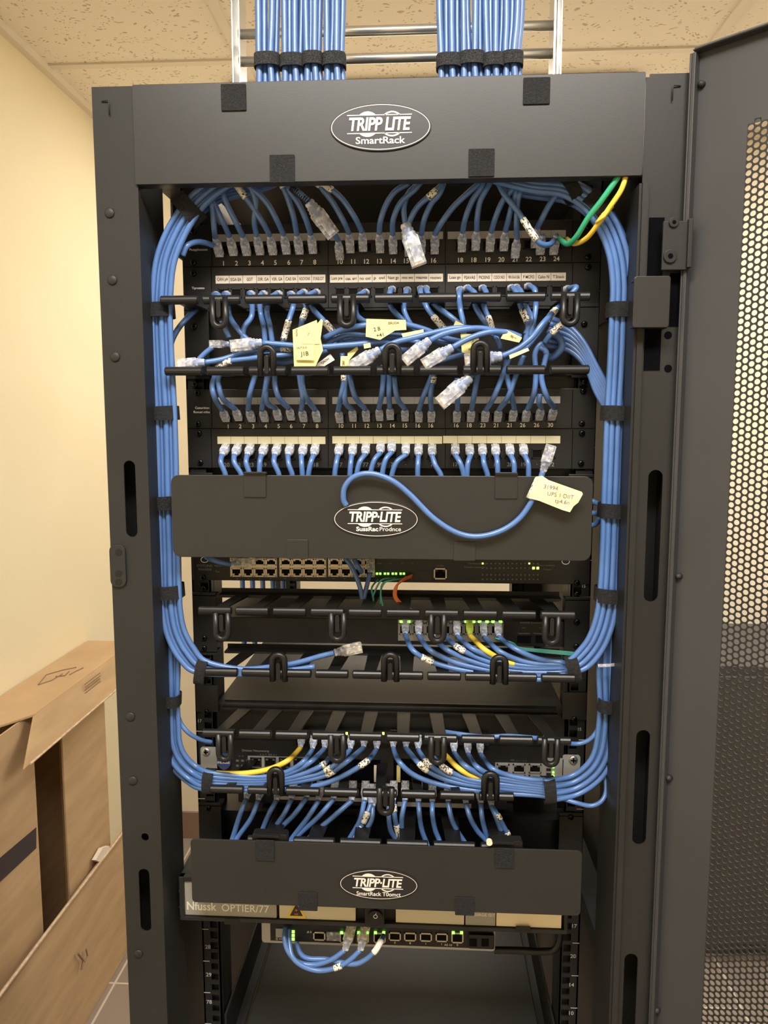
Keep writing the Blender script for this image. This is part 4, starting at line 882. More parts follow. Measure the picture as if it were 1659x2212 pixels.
def manager(label, rows, plate=None, ears=True):
    t = thing('cable_manager', label, 'cable manager', (0, YBm, zpx(rows[-1][0], YBm)))
    zs = []
    for r in rows: zs.append(comb(t, *r))
    if plate: face(t, plate[0], plate[1], Y=YBm, name='back_plate', m='plastic', x0=-.22, x1=.22, dep=.002)
    z0 = min(q[0] for q in zs); z1_ = max(q[0] for q in zs)
    if ears:
        for sx in (-1, 1):
            e = MB(); a, b = sorted((sx*(RX-.001), sx*(RX-.03)))
            if ears == 'small':
                for q in zs[:1]: e.box(a, b, .0925, RY, q[0]-.004, q[0]+.03)
            else: e.box(a, b, .0935, RY, z0-.004, z1_+.004)
            for q in (zs[:1] if ears == 'small' else zs): e.box(a, b, .0935, YBm, q[0]-.001, q[0]+.001)
            e.build('mounting_ear', 'panel', t, bevel=.0005)
    return t
m1 = manager('black finger duct cable manager holding the tangled cables below the second panel', [
    (644, 342, 1280, 10, [(473, 655, 0), (749, 652, 0), (1232, 648, 0)]), (800, 352, 1278, 10, [(577, 800, 1), (847, 797, 1), (1037, 792, 1)])], plate=(662, 842))
for q in ((420, 706), (422, 830), (1262, 700), (1262, 826)): screw(m1, *q, .0935)
m3 = manager('black finger duct cable manager around the middle switch', [
    (1324, 425, 1247, 10, [(479, 1334, 0), (729, 1335, 0), (945, 1338, 0), (1192, 1342, 0)], -.03), (1458, 440, 1247, 10, [(602, 1460, 1), (843, 1460, 1), (1078, 1466, 1)], -.03)])
for q in ((441, 1378), (441, 1400), (1245, 1396), (1246, 1270+73)): screw(m3, *q, .0935)
m4 = manager('black finger duct cable manager in front of the silver eared switch', [
    (1592, 434, 1238, 10, [(485, 1596, 0), (728, 1598, 0), (945, 1602, 0), (1190, 1606, 0)], -.03), (1714, 450, 1115, 8, [(596, 1706, 1), (833, 1712, 0), (1059, 1716, 1)], -.03, YF, .3, False)], ears='small')
for q in ((446, 1537), (1240, 1553), (450, 1745), (1233, 1765)): screw(m4, *q, .0935)
m5 = manager('black finger duct behind the lowest cover', [(1822, 530, 1135, 6, [], -.02), (1950, 470, 1200, 8, [], -.02)], ears=True)
for x0, x1 in ((547, 622), (1055, 1128)):
    yl = 1806 if x0 < 800 else 1820
    a = rect(x0, yl-10, x1, yl+6, .016); MB().rrect(a[0], a[1], a[2], a[3], .01, .022, .003).build('cover_clip', 'plastic', m5, bevel=.0006)
    a = rect(x0+8, yl-3, x1-18, yl+3, .009); MB().rrect(a[0], a[1], a[2], a[3], .0075, .01, .001).build('cover_clip', 'plastic', m5, bevel=.0004)
m2 = manager('black finger duct behind the middle cover', [(1040, 420, 1262, 10, [], -.02), (1195, 420, 1262, 10, [], -.02)], plate=(1011, 1197))
# covers
def cover(label, xl, yt_l, xr, yt_r, yb_l, yb_r, rr, Yc=.006):
    t = thing('cover_panel', label, 'cover panel', (0, Yc, W((xl+xr)/2, (yb_l+yb_r)/2, Yc).z))
    X0 = W(xl, (yt_l+yb_l)/2, Yc).x; X1 = W(xr, (yt_r+yb_r)/2, Yc).x; Z1 = (W(xl+20, yt_l, Yc).z+W(xr-20, yt_r, Yc).z)/2; Z0 = (W(xl+20, yb_l, Yc).z+W(xr-20, yb_r, Yc).z)/2
    MB().rrect(X0, X1, Z0, Z1, Yc, Yc+.0022, rr).build('plate', 'plate', t, bevel=.0005); return t
c2 = cover('middle black cover panel with oval badge, crossed by a loose blue cable', 371, 1026, 1279, 1029, 1203, 1212, .009)
badge(c2, 812, 1121, 92, 39.5, .006, 'SussRac|Prodnce', 1)
for q in ((527, 1020, 575, 1074), (1069, 1022, 1118, 1077), (620, 1165, 666, 1207), (980, 1170, 1027, 1211)): velcro_sq(c2, *q, .006, 'plate', 'clip')
for q in ((527, 1019, 577, 1024), (1069, 1020, 1118, 1026)): velcro_sq(c2, *q, .006, 'plastic', 'clip_hook', th=.004)
c3 = cover('lowest black cover panel with oval badge above the beige fronted unit', 413, 1813, 1256, 1838, 1951, 1977, .005)
badge(c3, 818, 1909, 85, 35, .006, 'SmartRack T0omct', 1)
for q in ((553, 1814, 593, 1858), (1068, 1832, 1110, 1874), (645, 1927, 686, 1966), (983, 1938, 1025, 1976)): velcro_sq(c3, *q, .006)

# the free cable across the middle cover, with its handwritten note
fc = dangle('loose blue cable looping across the front of the middle cover', [(1173, 1018, -.004), (1165, 1042, -.003), (1150, 1080, -.002), (1122, 1120, -.002), (1082, 1147, -.002), (1032, 1159, -.002), (985, 1150, -.002), (935, 1118, -.002), (885, 1068, -.002), (845, 1037, -.003), (800, 1023, -.004), (765, 1030, -.003), (745, 1052, -.001), (742, 1078, .001), (748, 1092, .0025)], (1191, 962, -.008), Y=0, scale=None, r=.0031)
nt = [(1158, 1030), (1172, 1028), (1185, 1037), (1258, 1063), (1260, 1068), (1250, 1086), (1240, 1094), (1232, 1107), (1215, 1102), (1185, 1090), (1165, 1082), (1142, 1076)]
P = [W(x, y, -.008+(x-1158)*-.00001) for x, y in nt]; b = MB(); b.prism([Vector((p.x, -.0068, p.z)) for p in P][::-1], (0, .0004, 0)); o = b.build('note_tag', 'note', fc, label='torn cream note with handwriting')
g = MB(); a = math.radians(-9)
for s, x, y, h in (('31994', 1190, 1053, 9), ('UPS 1·DIIT', 1211, 1070, 9), ('tp4,6n', 1214, 1085, 9)):
    addtext(g, s, W(x, y, -.0069), h/2010, None, ex=(math.cos(a), 0, math.sin(a)), ey=(-math.sin(a)+.0, 0, math.cos(a)), bold=-.012, off=(0, -.0002, 0))
g.build('handwriting', 'ink2', o)
b = MB(); b.tube([W(1163, 1034, -.003), W(1152, 1058, -.003), W(1143, 1077, -.003)], .0037, 12); b.build('tape_wrap', 'wrap', fc, smooth=True)

# ------------------------------------------------------------ switches
def chassis(parent, ytop, ybot, Y, dep, m='chassis', x0=-.222, x1=.222):
    z1_, z0_ = zpx(ytop, Y), zpx(ybot, Y); MB().box(x0, x1, Y, Y+dep, z0_, z1_).build('chassis', m, parent, bevel=.0008); return z0_, z1_
def rj(parent, px0, py0, px1, py1, Y, m='cage', name='port', inv=False, led=None):
    a = rect(px0, py0, px1, py1, Y); t = .1*(a[1]-a[0]); b = MB(); y0 = Y-.0015
    b.box(a[0], a[0]+t, y0, Y, a[2], a[3]); b.box(a[1]-t, a[1], y0, Y, a[2], a[3]); b.box(a[0], a[1], y0, Y, a[2], a[2]+t); b.box(a[0], a[1], y0, Y, a[3]-t, a[3])
    o = b.build(name, m, parent)
    q = MB(); h = a[3]-a[2]; wd = a[1]-a[0]; lo, hi = (a[2]+t, a[3]-t-h*.22) if not inv else (a[2]+t+h*.22, a[3]-t)
    q.box(a[0]+t, a[1]-t, Y-.0005, Y, lo, hi)
    if inv: q.box(a[0]+wd*.3, a[1]-wd*.3, Y-.0005, Y, a[2]+t, lo)
    else: q.box(a[0]+wd*.3, a[1]-wd*.3, Y-.0005, Y, hi, a[3]-t)
    q.build('port_opening', 'jack', o); return o
def led(parent, px, py, Y, m='led', wpx=6, hpx=6):
    a = rect(px-wpx/2, py-hpx/2, px+wpx/2, py+hpx/2, Y); MB().box(a[0], a[1], Y-.0012, Y, a[2], a[3]).build('indicator_light', m, parent)
# upper switch below the middle cover
Y1 = .094
s1 = thing('network_switch', 'black switch with beige port cages directly below the middle cover', 'network switch', (0, Y1, zpx(1258, Y1)))
chassis(s1, 1196, 1258, Y1, .34, x0=-RX+.002, x1=RX-.002, m='panel')
for g0, g1 in ((585, 885), (900, 1200), (1212, 1510)):
    a = rect(300+g0/2.962, 1205, 300+g1/2.962, 1246, Y1); MB().box(a[0], a[1], Y1-.0012, Y1, a[2], a[3]).build('port_cage', 'cage', s1, bevel=.0003)
    for r_ in range(2):
        for k in range(4):
            wpx = (g1-g0)/4; x0 = 300+(g0+8+k*wpx*.985)/2.962; y0 = 1208 if r_ == 0 else 1227
            o = rj(s1, x0, y0-1 if r_ == 0 else y0, x0+wpx*.86/2.962, y0+(13 if r_ == 0 else 18), Y1-.0012, 'cage', inv=(r_ == 1))
g = MB()
for x, y, s, h in ((442, 1222, 'STOTUING', 5), (443, 1230, 'MANSIDE', 5), (470, 1234, 'fLo', 5), (472, 1222, 'NEUSO', 4), (890, 1217, '2,5', 3), (951, 1222, '10 Ethn', 4), (818, 1217, 'a TX/SR', 3), (843, 1217, 'aws', 3), (868, 1217, 'aTI', 3), (1030, 1217, 'Communications', 4), (1025, 1225, 'Oxcobvt aobtomics', 4), (1180, 1221, 'Cnnor tonemico', 4), (1182, 1230, 'Comno', 4)): pxtext(g, s, x, y, h, Y1, bold=.0)
for k in range(12): pxtext(g, '▫' if False else 'o-', 513+k*24+(8 if k > 3 else 0)+(8 if k > 7 else 0), 1250, 4, Y1, bold=0)
c = W(1225, 1214, Y1); 
g.build('front_print', 'dim', s1)
b = MB()
for cx_, cy_ in ((1222, 1213), (442, 1209)): b.tube([W(cx_+8*math.cos(2*PI*i/16), cy_+6*math.sin(2*PI*i/16), Y1-.0003) for i in range(17)], .0004, 5)
b.build('round_symbol', 'white', s1)
for r_, yy in enumerate((1217, 1227, 1241.5, 1251)):
    for k in range(14):
        x = 840+(600+k*27.1)/2.962; m_ = 'ledy' if (r_, k) in ((0, 0), (0, 11), (1, 12), (1, 13)) else 'ledoff'
        led(s1, x, yy, Y1, m_, 5 if r_ == 1 and k > 11 else 3.2, 5 if r_ == 1 and k > 11 else 3.2)
for k in range(4):
    for dx in (-3.5, 3.5): led(s1, 818+k*17+dx, 1239, Y1, 'led', 4.5, 4)
for k in range(4): a = rect(810+k*21, 1243, 829+k*21, 1253, Y1); MB().box(a[0], a[1], Y1-.002, Y1, a[2], a[3]).build('optic_slot', 'plastic', s1, bevel=.0004)
a = rect(904, 1234, 928, 1253, Y1); MB().rrect(a[0], a[1], a[2], a[3], Y1-.0008, Y1, .001).build('blanking_cap', 'plastic', s1)
rj(s1, 937, 1227, 965, 1251, Y1, 'cage', 'console_port')
for q in ((439, 1247), (1246, 1259)): screw(s1, *q, Y1)
for q in ((441, 1271), (1246, 1283)): screw(s1, q[0], q[1], RY)
cable('blue cable plugged into the first upper port of the beige caged switch', [z1(590, 648, .075), z1(540, 640, .07), z1(470, 620, .07), z1(430, 600, .075)], plug=(1, .3, .1), kind='clearbus', pscale=.9)
cable('blue cable dropping in a V from the last beige ports, left strand', [z1(1320, 610, .075), z1(1365, 670, .07), z1(1410, 780, .065), z1(1430, 870, .065)], plug=None, r=.0028)
cable('blue cable dropping in a V from the last beige ports, right strand', [z1(1480, 705, .075), z1(1460, 780, .07), z1(1438, 870, .065)], plug=(0, .5, .85), kind='clearbus', pscale=.8, r=.0028)
cable('blue cable in the upper last beige port', [z1(1380, 620, .075), z1(1400, 660, .07), z1(1425, 700, .075)], r=.003)
for k, p in enumerate(([(1530, 745), (1490, 800), (1500, 870), (1500, 925)], [(1640, 740), (1560, 745), (1525, 790), (1495, 860)], [(1655, 745), (1580, 760), (1548, 820), (1560, 915)], [(1700, 742), (1620, 750), (1555, 780), (1545, 900)])):
    cable('teal fibre lead looping down from the green lit slots, %s from left' % ORD[k], [z1(q[0], q[1], .082-.01*(i > 0)) for i, q in enumerate(p)], r=.0011, m='teal', name='fibre_lead', group='teal fibre leads')
for k, dx in enumerate((0, 10, 20)):
    cable('orange fibre lead curving from the right end slot, %s strand' % ORD[k], [z2(150-dx*.3, 715+dx*.6, .088), z2(90-dx, 745+dx, .075), z2(40+dx*.5, 800, .07), z2(35+dx*.8, 860, .07), z2(80+dx, 910, .07), z2(130+dx, 940, .075)], r=.0012, m='orange', name='fibre_lead', group='orange fibre leads')
# rear of the rack seen through the gap: dark bundle
for i in range(5): cable('dim blue cable hanging at the back of the rack, %s from left' % ORD[i], [(520+i*22, 1150, .5), (524+i*22, 1270, .5), (528+i*23, 1400, .5)], r=.0045, group='cables at the back of the rack', name='network_cable')
# middle switch
s2 = thing('network_switch', 'black switch inside the finger duct with eight lit ports at right', 'network switch', (0, .1, zpx(1392, .1)))
chassis(s2, 1338, 1392, .1, .16, 'panel', -.222, .216); Y2 = .1
a = rect(860, 1340, 1087, 1385, Y2); MB().box(a[0], a[1], Y2-.0012, Y2, a[2], a[3]).build('port_cage', 'cage2', s2)
for k, x in enumerate((875, 904, 932, 960, 988, 1015, 1044, 1073)):
    rj(s2, x-13, 1345, x+13, 1370, Y2-.0012, 'cage2')
    for dx in (-8, 8): led(s2, x+dx, 1343, Y2-.0014, 'led' if k in (0, 5, 6, 7) else 'ledoff', 7, 5)
g = MB()
for x, y, s, h in ((1148, 1345, 'BENEREE Eternntreos', 4), (1132, 1368, 'Lenorenicis', 4), (1163, 1368, 'Ossmoscs', 4), (1131, 1356, 'sims', 3), (1167, 1356, 'ov', 3), (1184, 1395-1, 'Seod', 4)): pxtext(g, s, x, y, h, Y2, bold=0)
g.build('front_print', 'dim', s2)
for x0, x1 in ((1117, 1147), (1157, 1180)): a = rect(x0, 1373, x1, 1388, Y2); MB().box(a[0], a[1], Y2-.001, Y2, a[2], a[3]).build('optic_slot', 'jack', s2, bevel=.0003)
for k in range(4):
    cable('thin green lead running right from the middle switch, %s from top' % ORD[k], [z2(680+k*5, 1122+k*3, .07), z2(790, 1150+k*6, .06), z2(840, 1182+k*4, .055), z2(1000, 1196+k*6, .055), z2(1150, 1210+k*6, .055), z2(1250, 1222+k*6, .06)], r=.0009, m='teal', name='fibre_lead', group='thin green leads')
# grey eared switches
s3 = thing('network_switch', 'dark switch with silver ears, navy emblem and grey ports under the lower finger row', 'network switch', (0, .096, zpx(1704, .1)))
Y3 = .096
z0_, z1_ = chassis(s3, 1528, 1704, Y3+.004, .36, 'chassis', -.216, .216)
a = rect(500, 1606, 1178, 1703, Y3); MB().box(a[0], a[1], Y3, Y3+.004, a[2], a[3]).build('front_panel', 'panel', s3)
a = rect(435, 1613, 470, 1702, Y3); MB().rrect(a[0], a[1], a[2], a[3], Y3-.002, Y3, .003).build('ear', 'silver', s3, label='silver ear')
a = rect(1214, 1630, 1252, 1706, Y3); MB().rrect(a[0], a[1], a[2], a[3], Y3-.002, Y3, .003).build('ear', 'silver', s3, label='silver ear')
screw(s3, 446, 1623, Y3-.002, .0052, 'steel'); screw(s3, 1238, 1641, Y3-.002, .0056, 'steel')
a = rect(1172, 1638, 1216, 1708, Y3-.001); MB().rrect(a[0], a[1], a[2], a[3], Y3-.002, Y3, .002).build('front_end_panel', 'cage2', s3)
b = MB(); P = [(469, 1629), (498, 1629), (498, 1652), (492, 1660), (484, 1664), (476, 1660), (469, 1652)]; b.prism([W(x, y, Y3-.003) for x, y in P][::-1], (0, .003, 0)); o = b.build('emblem', 'emblem', s3, label='navy shield emblem')
g = MB(); pxtext(g, 'INLXUSS', 483, 1647, 5, Y3-.003); pxtext(g, '-- ses', 483, 1639, 3, Y3-.003)
for k in range(4): a = rect(474, 1634.5+k*.01, 478, 1636, Y3-.003)
g.build('emblem_print', 'white', o)
g = MB(); pxtext(g, 'Dntsaan Nmuneneng', 552, 1622, 5, Y3, bold=.01); pxtext(g, '5  6  7   8 9  e  r', 580, 1630, 4, Y3, bold=0); pxtext(g, '== : :: ·· · :: ::', 1120, 1643, 5, Y3, bold=0)
pxtext(g, 'ο  ο', 521, 1633, 4, Y3, bold=0)
g.build('front_print', 'dim', s3)
a = rect(536, 1634, 660, 1682, Y3); MB().box(a[0], a[1], Y3-.001, Y3, a[2], a[3]).build('port_cage', 'cage2', s3)
for r_ in range(2):
    for k in range(4): rj(s3, 541+k*31, 1636+r_*23, 565+k*31, 1655+r_*23, Y3-.001, 'chassis')
a = rect(1069, 1648, 1174, 1705, Y3); MB().box(a[0], a[1], Y3-.001, Y3, a[2], a[3]).build('port_cage', 'cage2', s3)
for r_ in range(2):
    for k in range(3): rj(s3, 1073+k*34.5, 1650+r_*24, 1100+k*34.5, 1669+r_*24, Y3-.001, 'cage2')
for y in (1657, 1668, 1675, 1681, 1692): led(s3, 1195, y, Y3-.002, 'led', 3.5, 3.5)
for y in (1662, 1672, 1681): a = rect(1180, y-2.5, 1190, y+2.5, Y3-.002); MB().box(a[0], a[1], Y3-.003, Y3-.002, a[2], a[3]).build('button', 'plastic', s3)
for x, y in ((513, 1643), (524, 1643), (535, 1643), (513, 1654), (524, 1654), (535, 1654)): a = rect(x-3, y-2, x+3, y+2, Y3); MB().box(a[0], a[1], Y3-.0006, Y3, a[2], a[3]).build('button', 'ledoff', s3)
# open bays in the middle of the front
for x0, y0, x1, y1 in ((690, 1640, 822, 1690), (850, 1640, 990, 1690)):
    a = rect(x0, y0, x1, y1, Y3); MB().box(a[0], a[1], Y3-.0005, Y3, a[2], a[3]).build('bay_opening', 'dark', s3)
for x, m_ in ((861, 'tag'), (812, 'strip')): a = rect(x-4, 1653, x+4, 1688, Y3-.001); MB().box(a[0], a[1], Y3-.003, Y3-.0005, a[2], a[3]).build('coloured_pull_tab', m_, s3)
b = MB(); [b.disc(W(x, y, Y3), .0004) for x, y in ((0, 0),)] if False else None
# small leds and connectors just above the plugs, on the upper front edge
s3b = thing('patch_panel', 'narrow black patch panel behind the finger row above the silver eared switch', 'patch panel', (0, .088, zpx(1606, .088)))
Y4 = .088
zA, zB = zpx(1606, Y4), zpx(1580, Y4); MB().box(W(640, 1600, Y4).x, W(1056, 1600, Y4).x, Y4, Y4+.006, zA, zB).build('faceplate', 'panel', s3b)
for x, y, m_ in ((735, 1582, 'led'), (657, 1578, 'ledy'), (683, 1579, 'ledy'), (749, 1580, 'ledy'), (883, 1582, 'led'), (902, 1584, 'led'), (828, 1580, 'ledy'), (765, 1584, 'ledy'), (1176, 1588, 'ledy')): led(s3b, x, y+4, Y4, m_, 4.5, 5)
for x in (649, 676, 700, 727, 760, 786, 813, 849, 877, 903, 934, 980, 1011, 1038): c = W(x, 1603, Y4); port(s3b, c.x, c.z, Y4, .012, .01)
# lower patch panel with hanging plugs
s4 = thing('patch_panel', 'black patch panel with hanging clear plugs above the lowest cover', 'patch panel', (0, .088, zpx(1740, .088)))
zA, zB = zpx(1742, Y4), zpx(1712, Y4); MB().box(W(515, 1725, Y4).x, W(1095, 1725, Y4).x, Y4, Y4+.01, zA, zB).build('faceplate', 'panel', s4)
a = rect(858, 1734, 1018, 1743, Y4); MB().box(a[0], a[1], Y4-.0008, Y4, a[2], a[3]).build('label_strip', 'strip2', s4)
a = rect(600, 1722, 800, 1729, Y4); MB().box(a[0], a[1], Y4-.0008, Y4, a[2], a[3]).build('label_strip', 'strip2', s4)
hang = [[(650, 850), (610, 950), (560, 1110)], [(730, 860), (680, 980), (590, 1110)], [(850, 860), (800, 950), (755, 1060)], [(950, 850), (900, 950), (825, 1060)], [(1050, 840), (970, 950), (860, 1060)], [(1130, 860), (1060, 970), (950, 1115)], [(1230, 850), (1130, 965), (970, 1115)], [(1350, 860), (1230, 965), (1080, 1095)],
        [(1435, 860), (1405, 990), (1335, 1115)], [(1478, 880), (1442, 975), (1375, 1105)], [(1490, 900), (1478, 1000), (1395, 1115)]]
for k, p in enumerate(hang):
    slv = [(z3b(1460, 930)[:2], z3b(1425, 1005)[:2]), (z3b(1415, 1030)[:2], z3b(1370, 1105)[:2])] if k == 9 else ()
    pts = [z3b(q[0], q[1], .065 if i == 0 else .055) for i, q in enumerate(p)]; x, y, _ = pts[-1]; pts.append((x-(8 if k < 2 else 12), y+22, .045))
    cable('blue cable %s from left hanging behind the lowest cover%s' % (ORD[k], ', with two white labels' if k == 9 else ''), pts, plug=(0, .85, .5), pscale=.8, group='hanging cables above the lowest cover', sleeves=slv, Y=.055)
hang2 = [[(60, 880), (62, 980), (75, 1060), (110, 1120)], [(90, 860), (100, 960), (118, 1050), (135, 1120)], [(168, 860), (148, 970), (150, 1060), (172, 1120)], [(258, 868), (265, 960), (282, 1060), (315, 1150)], [(350, 868), (350, 950), (368, 1050), (395, 1120)], [(455, 868), (475, 970), (515, 1060), (575, 1155)],
         [(573, 880), (600, 970), (650, 1060), (715, 1135)], [(672, 880), (680, 970), (698, 1050), (720, 1110)], [(742, 895), (775, 970), (800, 1040), (828, 1115)], [(752, 905), (790, 970), (825, 1035), (855, 1095)]]
for k, p in enumerate(hang2):
    slv = [(z4b(95, 870)[:2], z4b(98, 935)[:2]), (z4b(108, 1015)[:2], z4b(125, 1100)[:2])] if k == 1 else [(z4b(785, 950)[:2], z4b(800, 980)[:2]), (z4b(840, 1065)[:2], z4b(855, 1090)[:2])] if k == 9 else ()
    pts = [z4b(q[0], q[1], .065 if i == 0 else .055) for i, q in enumerate(p)]; x, y, _ = pts[-1]; pts.append((x+6, y+22, .045))
    cable('blue cable %s from right hanging behind the lowest cover%s' % (ORD[9-k], ', with white labels' if slv else ''), pts, plug=(0, .85, .5) if k != 9 else None, pscale=.8, group='hanging cables above the lowest cover', sleeves=slv, Y=.055)
b = MB(); c = W(*z4b(727, 1127, .006)); b.disc(c, .0034, h=.004); tag(b.build('cable_end_cap', 'cream2', None), 'round cream end cap beside the right clip above the lowest cover', 'cap')
# dark tray below that panel
tr = thing('equipment_shelf', 'black shelf behind the lowest cover under the hanging plugs', 'shelf', (0, .1, 1.1))
zt1 = zpx(1752, .13); b = MB(); b.box(-.225, .225, .12, .5, zt1-.003, zt1); b.build('shelf_top', 'plastic', tr)
zq = zpx(1860, .1); b = MB(); b.box(-.225, .225, .118, .121, zq, zt1-.003); b.build('shelf_front', 'plastic', tr)

# ------------------------------------------------------------ beige fronted optical unit
Y5 = .035
ou = thing('optical_shelf', 'wide black unit with beige and grey front plates under the lowest cover', 'equipment', (0, Y5, zpx(2000, Y5)))
z1_, z0_ = zpx(1906, Y5), zpx(2000, Y5); X0 = W(390, 1950, Y5).x; X1 = W(1226, 1960, Y5).x
b = MB(); b.box(X0, X1, Y5+.004, Y5+.30, z0_+.004, z1_); b.build('case', 'chassis', ou, bevel=.001)
za = zpx(1992, Y5); b = MB(); b.rrect(X0, X1, z0_, za, Y5-.004, Y5+.005, .002); b.box(X0, X0+.006, Y5-.004, Y5+.005, za, z1_); b.box(X1-.004, X1, Y5-.004, Y5+.005, za, z1_); b.box(X0, X1, Y5-.003, Y5+.005, z1_-.006, z1_); b.build('bezel', 'black', ou, bevel=.0006)
def fplate(x0, x1, m_, n_='front_plate'):
    A = W(x0, 1950, Y5-.001).x; B = W(x1, 1950, Y5-.001).x; return MB().box(A, B, Y5-.001, Y5+.003, za+.0005, z1_-.006).build(n_, m_, ou, bevel=.0005)
p1 = fplate(399, 597, 'greyplate'); fplate(603, 768, 'beige'); fplate(855, 1003, 'beige'); p2 = fplate(1006, 1071, 'greyplate'); fplate(1073, 1214, 'cream2')
g = MB(); pxtext(g, 'Nfussk', 436, 1957, 19, Y5-.001, 64, bold=.02); pxtext(g, 'OPTIER/77', 530, 1962, 17, Y5-.001, 102, bold=.005); g.build('front_print', 'white', p1)
g = MB(); pxtext(g, 'BSRGE ISIT', 1047, 1976, 7, Y5-.001, 46); g.build('front_print', 'white', p2)
# centre lock
b = MB(); a = rect(788, 1958, 830, 2004, Y5-.008); b.rrect(a[0], a[1], a[2], a[3], Y5-.008, Y5, .004); b.build('lock_housing', 'plastic', ou, bevel=.0008)
b = MB(); b.disc(W(811, 1979, Y5-.008), .0085, h=.003, n=28); o = b.build('lock_barrel', 'plastic', ou, bevel=.0008)
b = MB(); c = W(811, 1980, Y5-.0112); b.tube([c+Vector((.0022*math.cos(2*PI*i/14), 0, .0022*math.sin(2*PI*i/14))) for i in range(15)], .0004, 5); b.tube([c+Vector((0, 0, .002)), c+Vector((.001, 0, .0045))], .0004, 5); b.build('lock_mark', 'white', o)
# warning sticker
b = MB(); P = [W(x, y, Y5-.0015) for x, y in ((618, 1982), (640, 1944), (662, 1984))]; b.prism(P, (0, .0005, 0)); o = b.build('warning_sticker', 'warn', ou, label='yellow triangular laser warning sticker')
b = MB(); P = [W(x, y, Y5-.0018) for x, y in ((626, 1978), (640, 1952), (654, 1979))]; b.prism(P, (0, .0003, 0)); b.build('sticker_triangle', 'ink', o)
g = MB(); pxtext(g, '*', 640, 1966, 9, Y5-.0018); pxtext(g, 'oei', 640, 1974, 5, Y5-.0018); g.build('sticker_symbol', 'orange', o)
for x in (501, 1130): a = rect(x-16, 1984 if x < 800 else 2000, x+16, 1996 if x < 800 else 2011, Y5-.004); MB().rrect(a[0], a[1], a[2], a[3], Y5-.0055, Y5-.004, .001).build('release_tab', 'plastic', ou, bevel=.0004)
for q in ((387, 1925), (388, 1960)): b = MB(); b.tube([W(q[0]+2, q[1], Y5+.01), W(q[0]-1, q[1], Y5+.01)], .003, 10); b.build('side_screw', 'screw', ou, smooth=True)
# ------------------------------------------------------------ router below it
Y6 = .07
ro = thing('router', 'small black router with pale edge and a row of ports below the beige fronted unit', 'router', (0, Y6, zpx(2050, Y6)))
a = rect(565, 1996, 1070, 2046, Y6); b = MB(); b.rrect(a[0], a[1], a[2]-.0, a[3], Y6, Y6+.16, .004); b.build('case', 'silver', ro, bevel=.0008)
a2 = rect(584, 1996, 1066, 2040, Y6-.001); MB().box(a2[0], a2[1], Y6-.001, Y6, a2[2]-.0005, a2[3]).build('front_panel', 'panel', ro)
for i, x in enumerate((690, 853, 886, 920, 954)): rj(ro, x-13, 2012+i*.8, x+13, 2030+i*.8, Y6-.001, 'cage')
for x, c_ in ((747, 1), (784, 1), (820, 1), (988, 1)): rj(ro, x-13, 2014, x+13, 2036, Y6-.001, 'cage'); [led(ro, x+dx, 2014, Y6-.0025, 'led', 6, 5) for dx in (-9, 9)]
a = rect(706, 2012, 734, 2030, Y6-.001); MB().box(a[0], a[1], Y6-.003, Y6-.001, a[2], a[3]).build('blanking_cap', 'clear', ro)
for y in (2012, 2020, 2028): led(ro, 633, y, Y6-.001, 'led', 7, 5)
a = rect(596, 2005, 612, 2024, Y6-.001); MB().box(a[0], a[1], Y6-.002, Y6-.001, a[2], a[3]).build('power_socket', 'cage2', ro)
g = MB()
for x, y, s in ((668, 2013, 'dl 0'), (690, 2030, '1'), (853, 2036, '0'), (886, 2037, '8'), (920, 2038, '1'), (954, 2039, '1'), (968, 2041, 'A0 10'), (988, 2041, '0'), (605, 2028, 'G ===')): pxtext(g, s, x, y, 5, Y6-.001, bold=0)
g.build('front_print', 'white', ro)
a = rect(1012, 2018, 1068, 2048, Y6-.004); b = MB(); b.rrect(a[0], a[1], a[2], a[3], Y6-.006, Y6-.001, .002); o = b.build('side_module', 'plastic', ro, bevel=.0006)
for x in (1022, 1048): a = rect(x-8, 2028, x+8, 2044, Y6-.006); MB().box(a[0], a[1], Y6-.0065, Y6-.006, a[2], a[3]).build('module_socket', 'jack', o)
cable('blue cable looping from the left of the router to its first lit port', [z7(1278, 905, .05), z7(1180, 972, .045), z7(1060, 1008, .045), z7(940, 990, .045), z7(870, 910, .048), z7(845, 820, .055), z7(850, 740, .065)], plug=(.25, .45, .85), kind='clearbus', Y=.045)
cable('blue cable looping lowest from the left of the router to its second lit port', [z7(1388, 905, .05), z7(1300, 985, .045), z7(1200, 1035, .042), z7(1080, 1050, .042), z7(970, 1015, .042), z7(900, 950, .045), z7(880, 850, .055), z7(880, 750, .065)], plug=(.2, .45, .85), kind='clearbus', sleeves=[(z7(1250, 1005)[:2], z7(1210, 1030)[:2])], Y=.045)
cable('blue cable with long white boot in the third lit port of the router', [z7(1555, 800, .062), z7(1530, 850, .05), z7(1490, 915, .045), z7(1420, 975, .045), z7(1330, 1005, .045), z7(1150, 972, .05), z7(1020, 965, .05), z7(960, 930, .055), z7(930, 850, .065)], sleeves=[(z7(1555, 800)[:2], z7(1495, 910)[:2])], sm='white', Y=.05)
tb = thing('shelf_bracket', 'black bent shelf bracket right of the router', 'bracket', W(1150, 2050, .08))
b = MB(); b.tube(crom([W(1068, 2052, .08), W(1120, 2053, .08), W(1180, 2055, .08), W(1200, 2048, .08), W(1208, 2030, .08), W(1210, 2010, .08)]), .0045, 10); b.build('bar', 'plastic', tb, smooth=True)
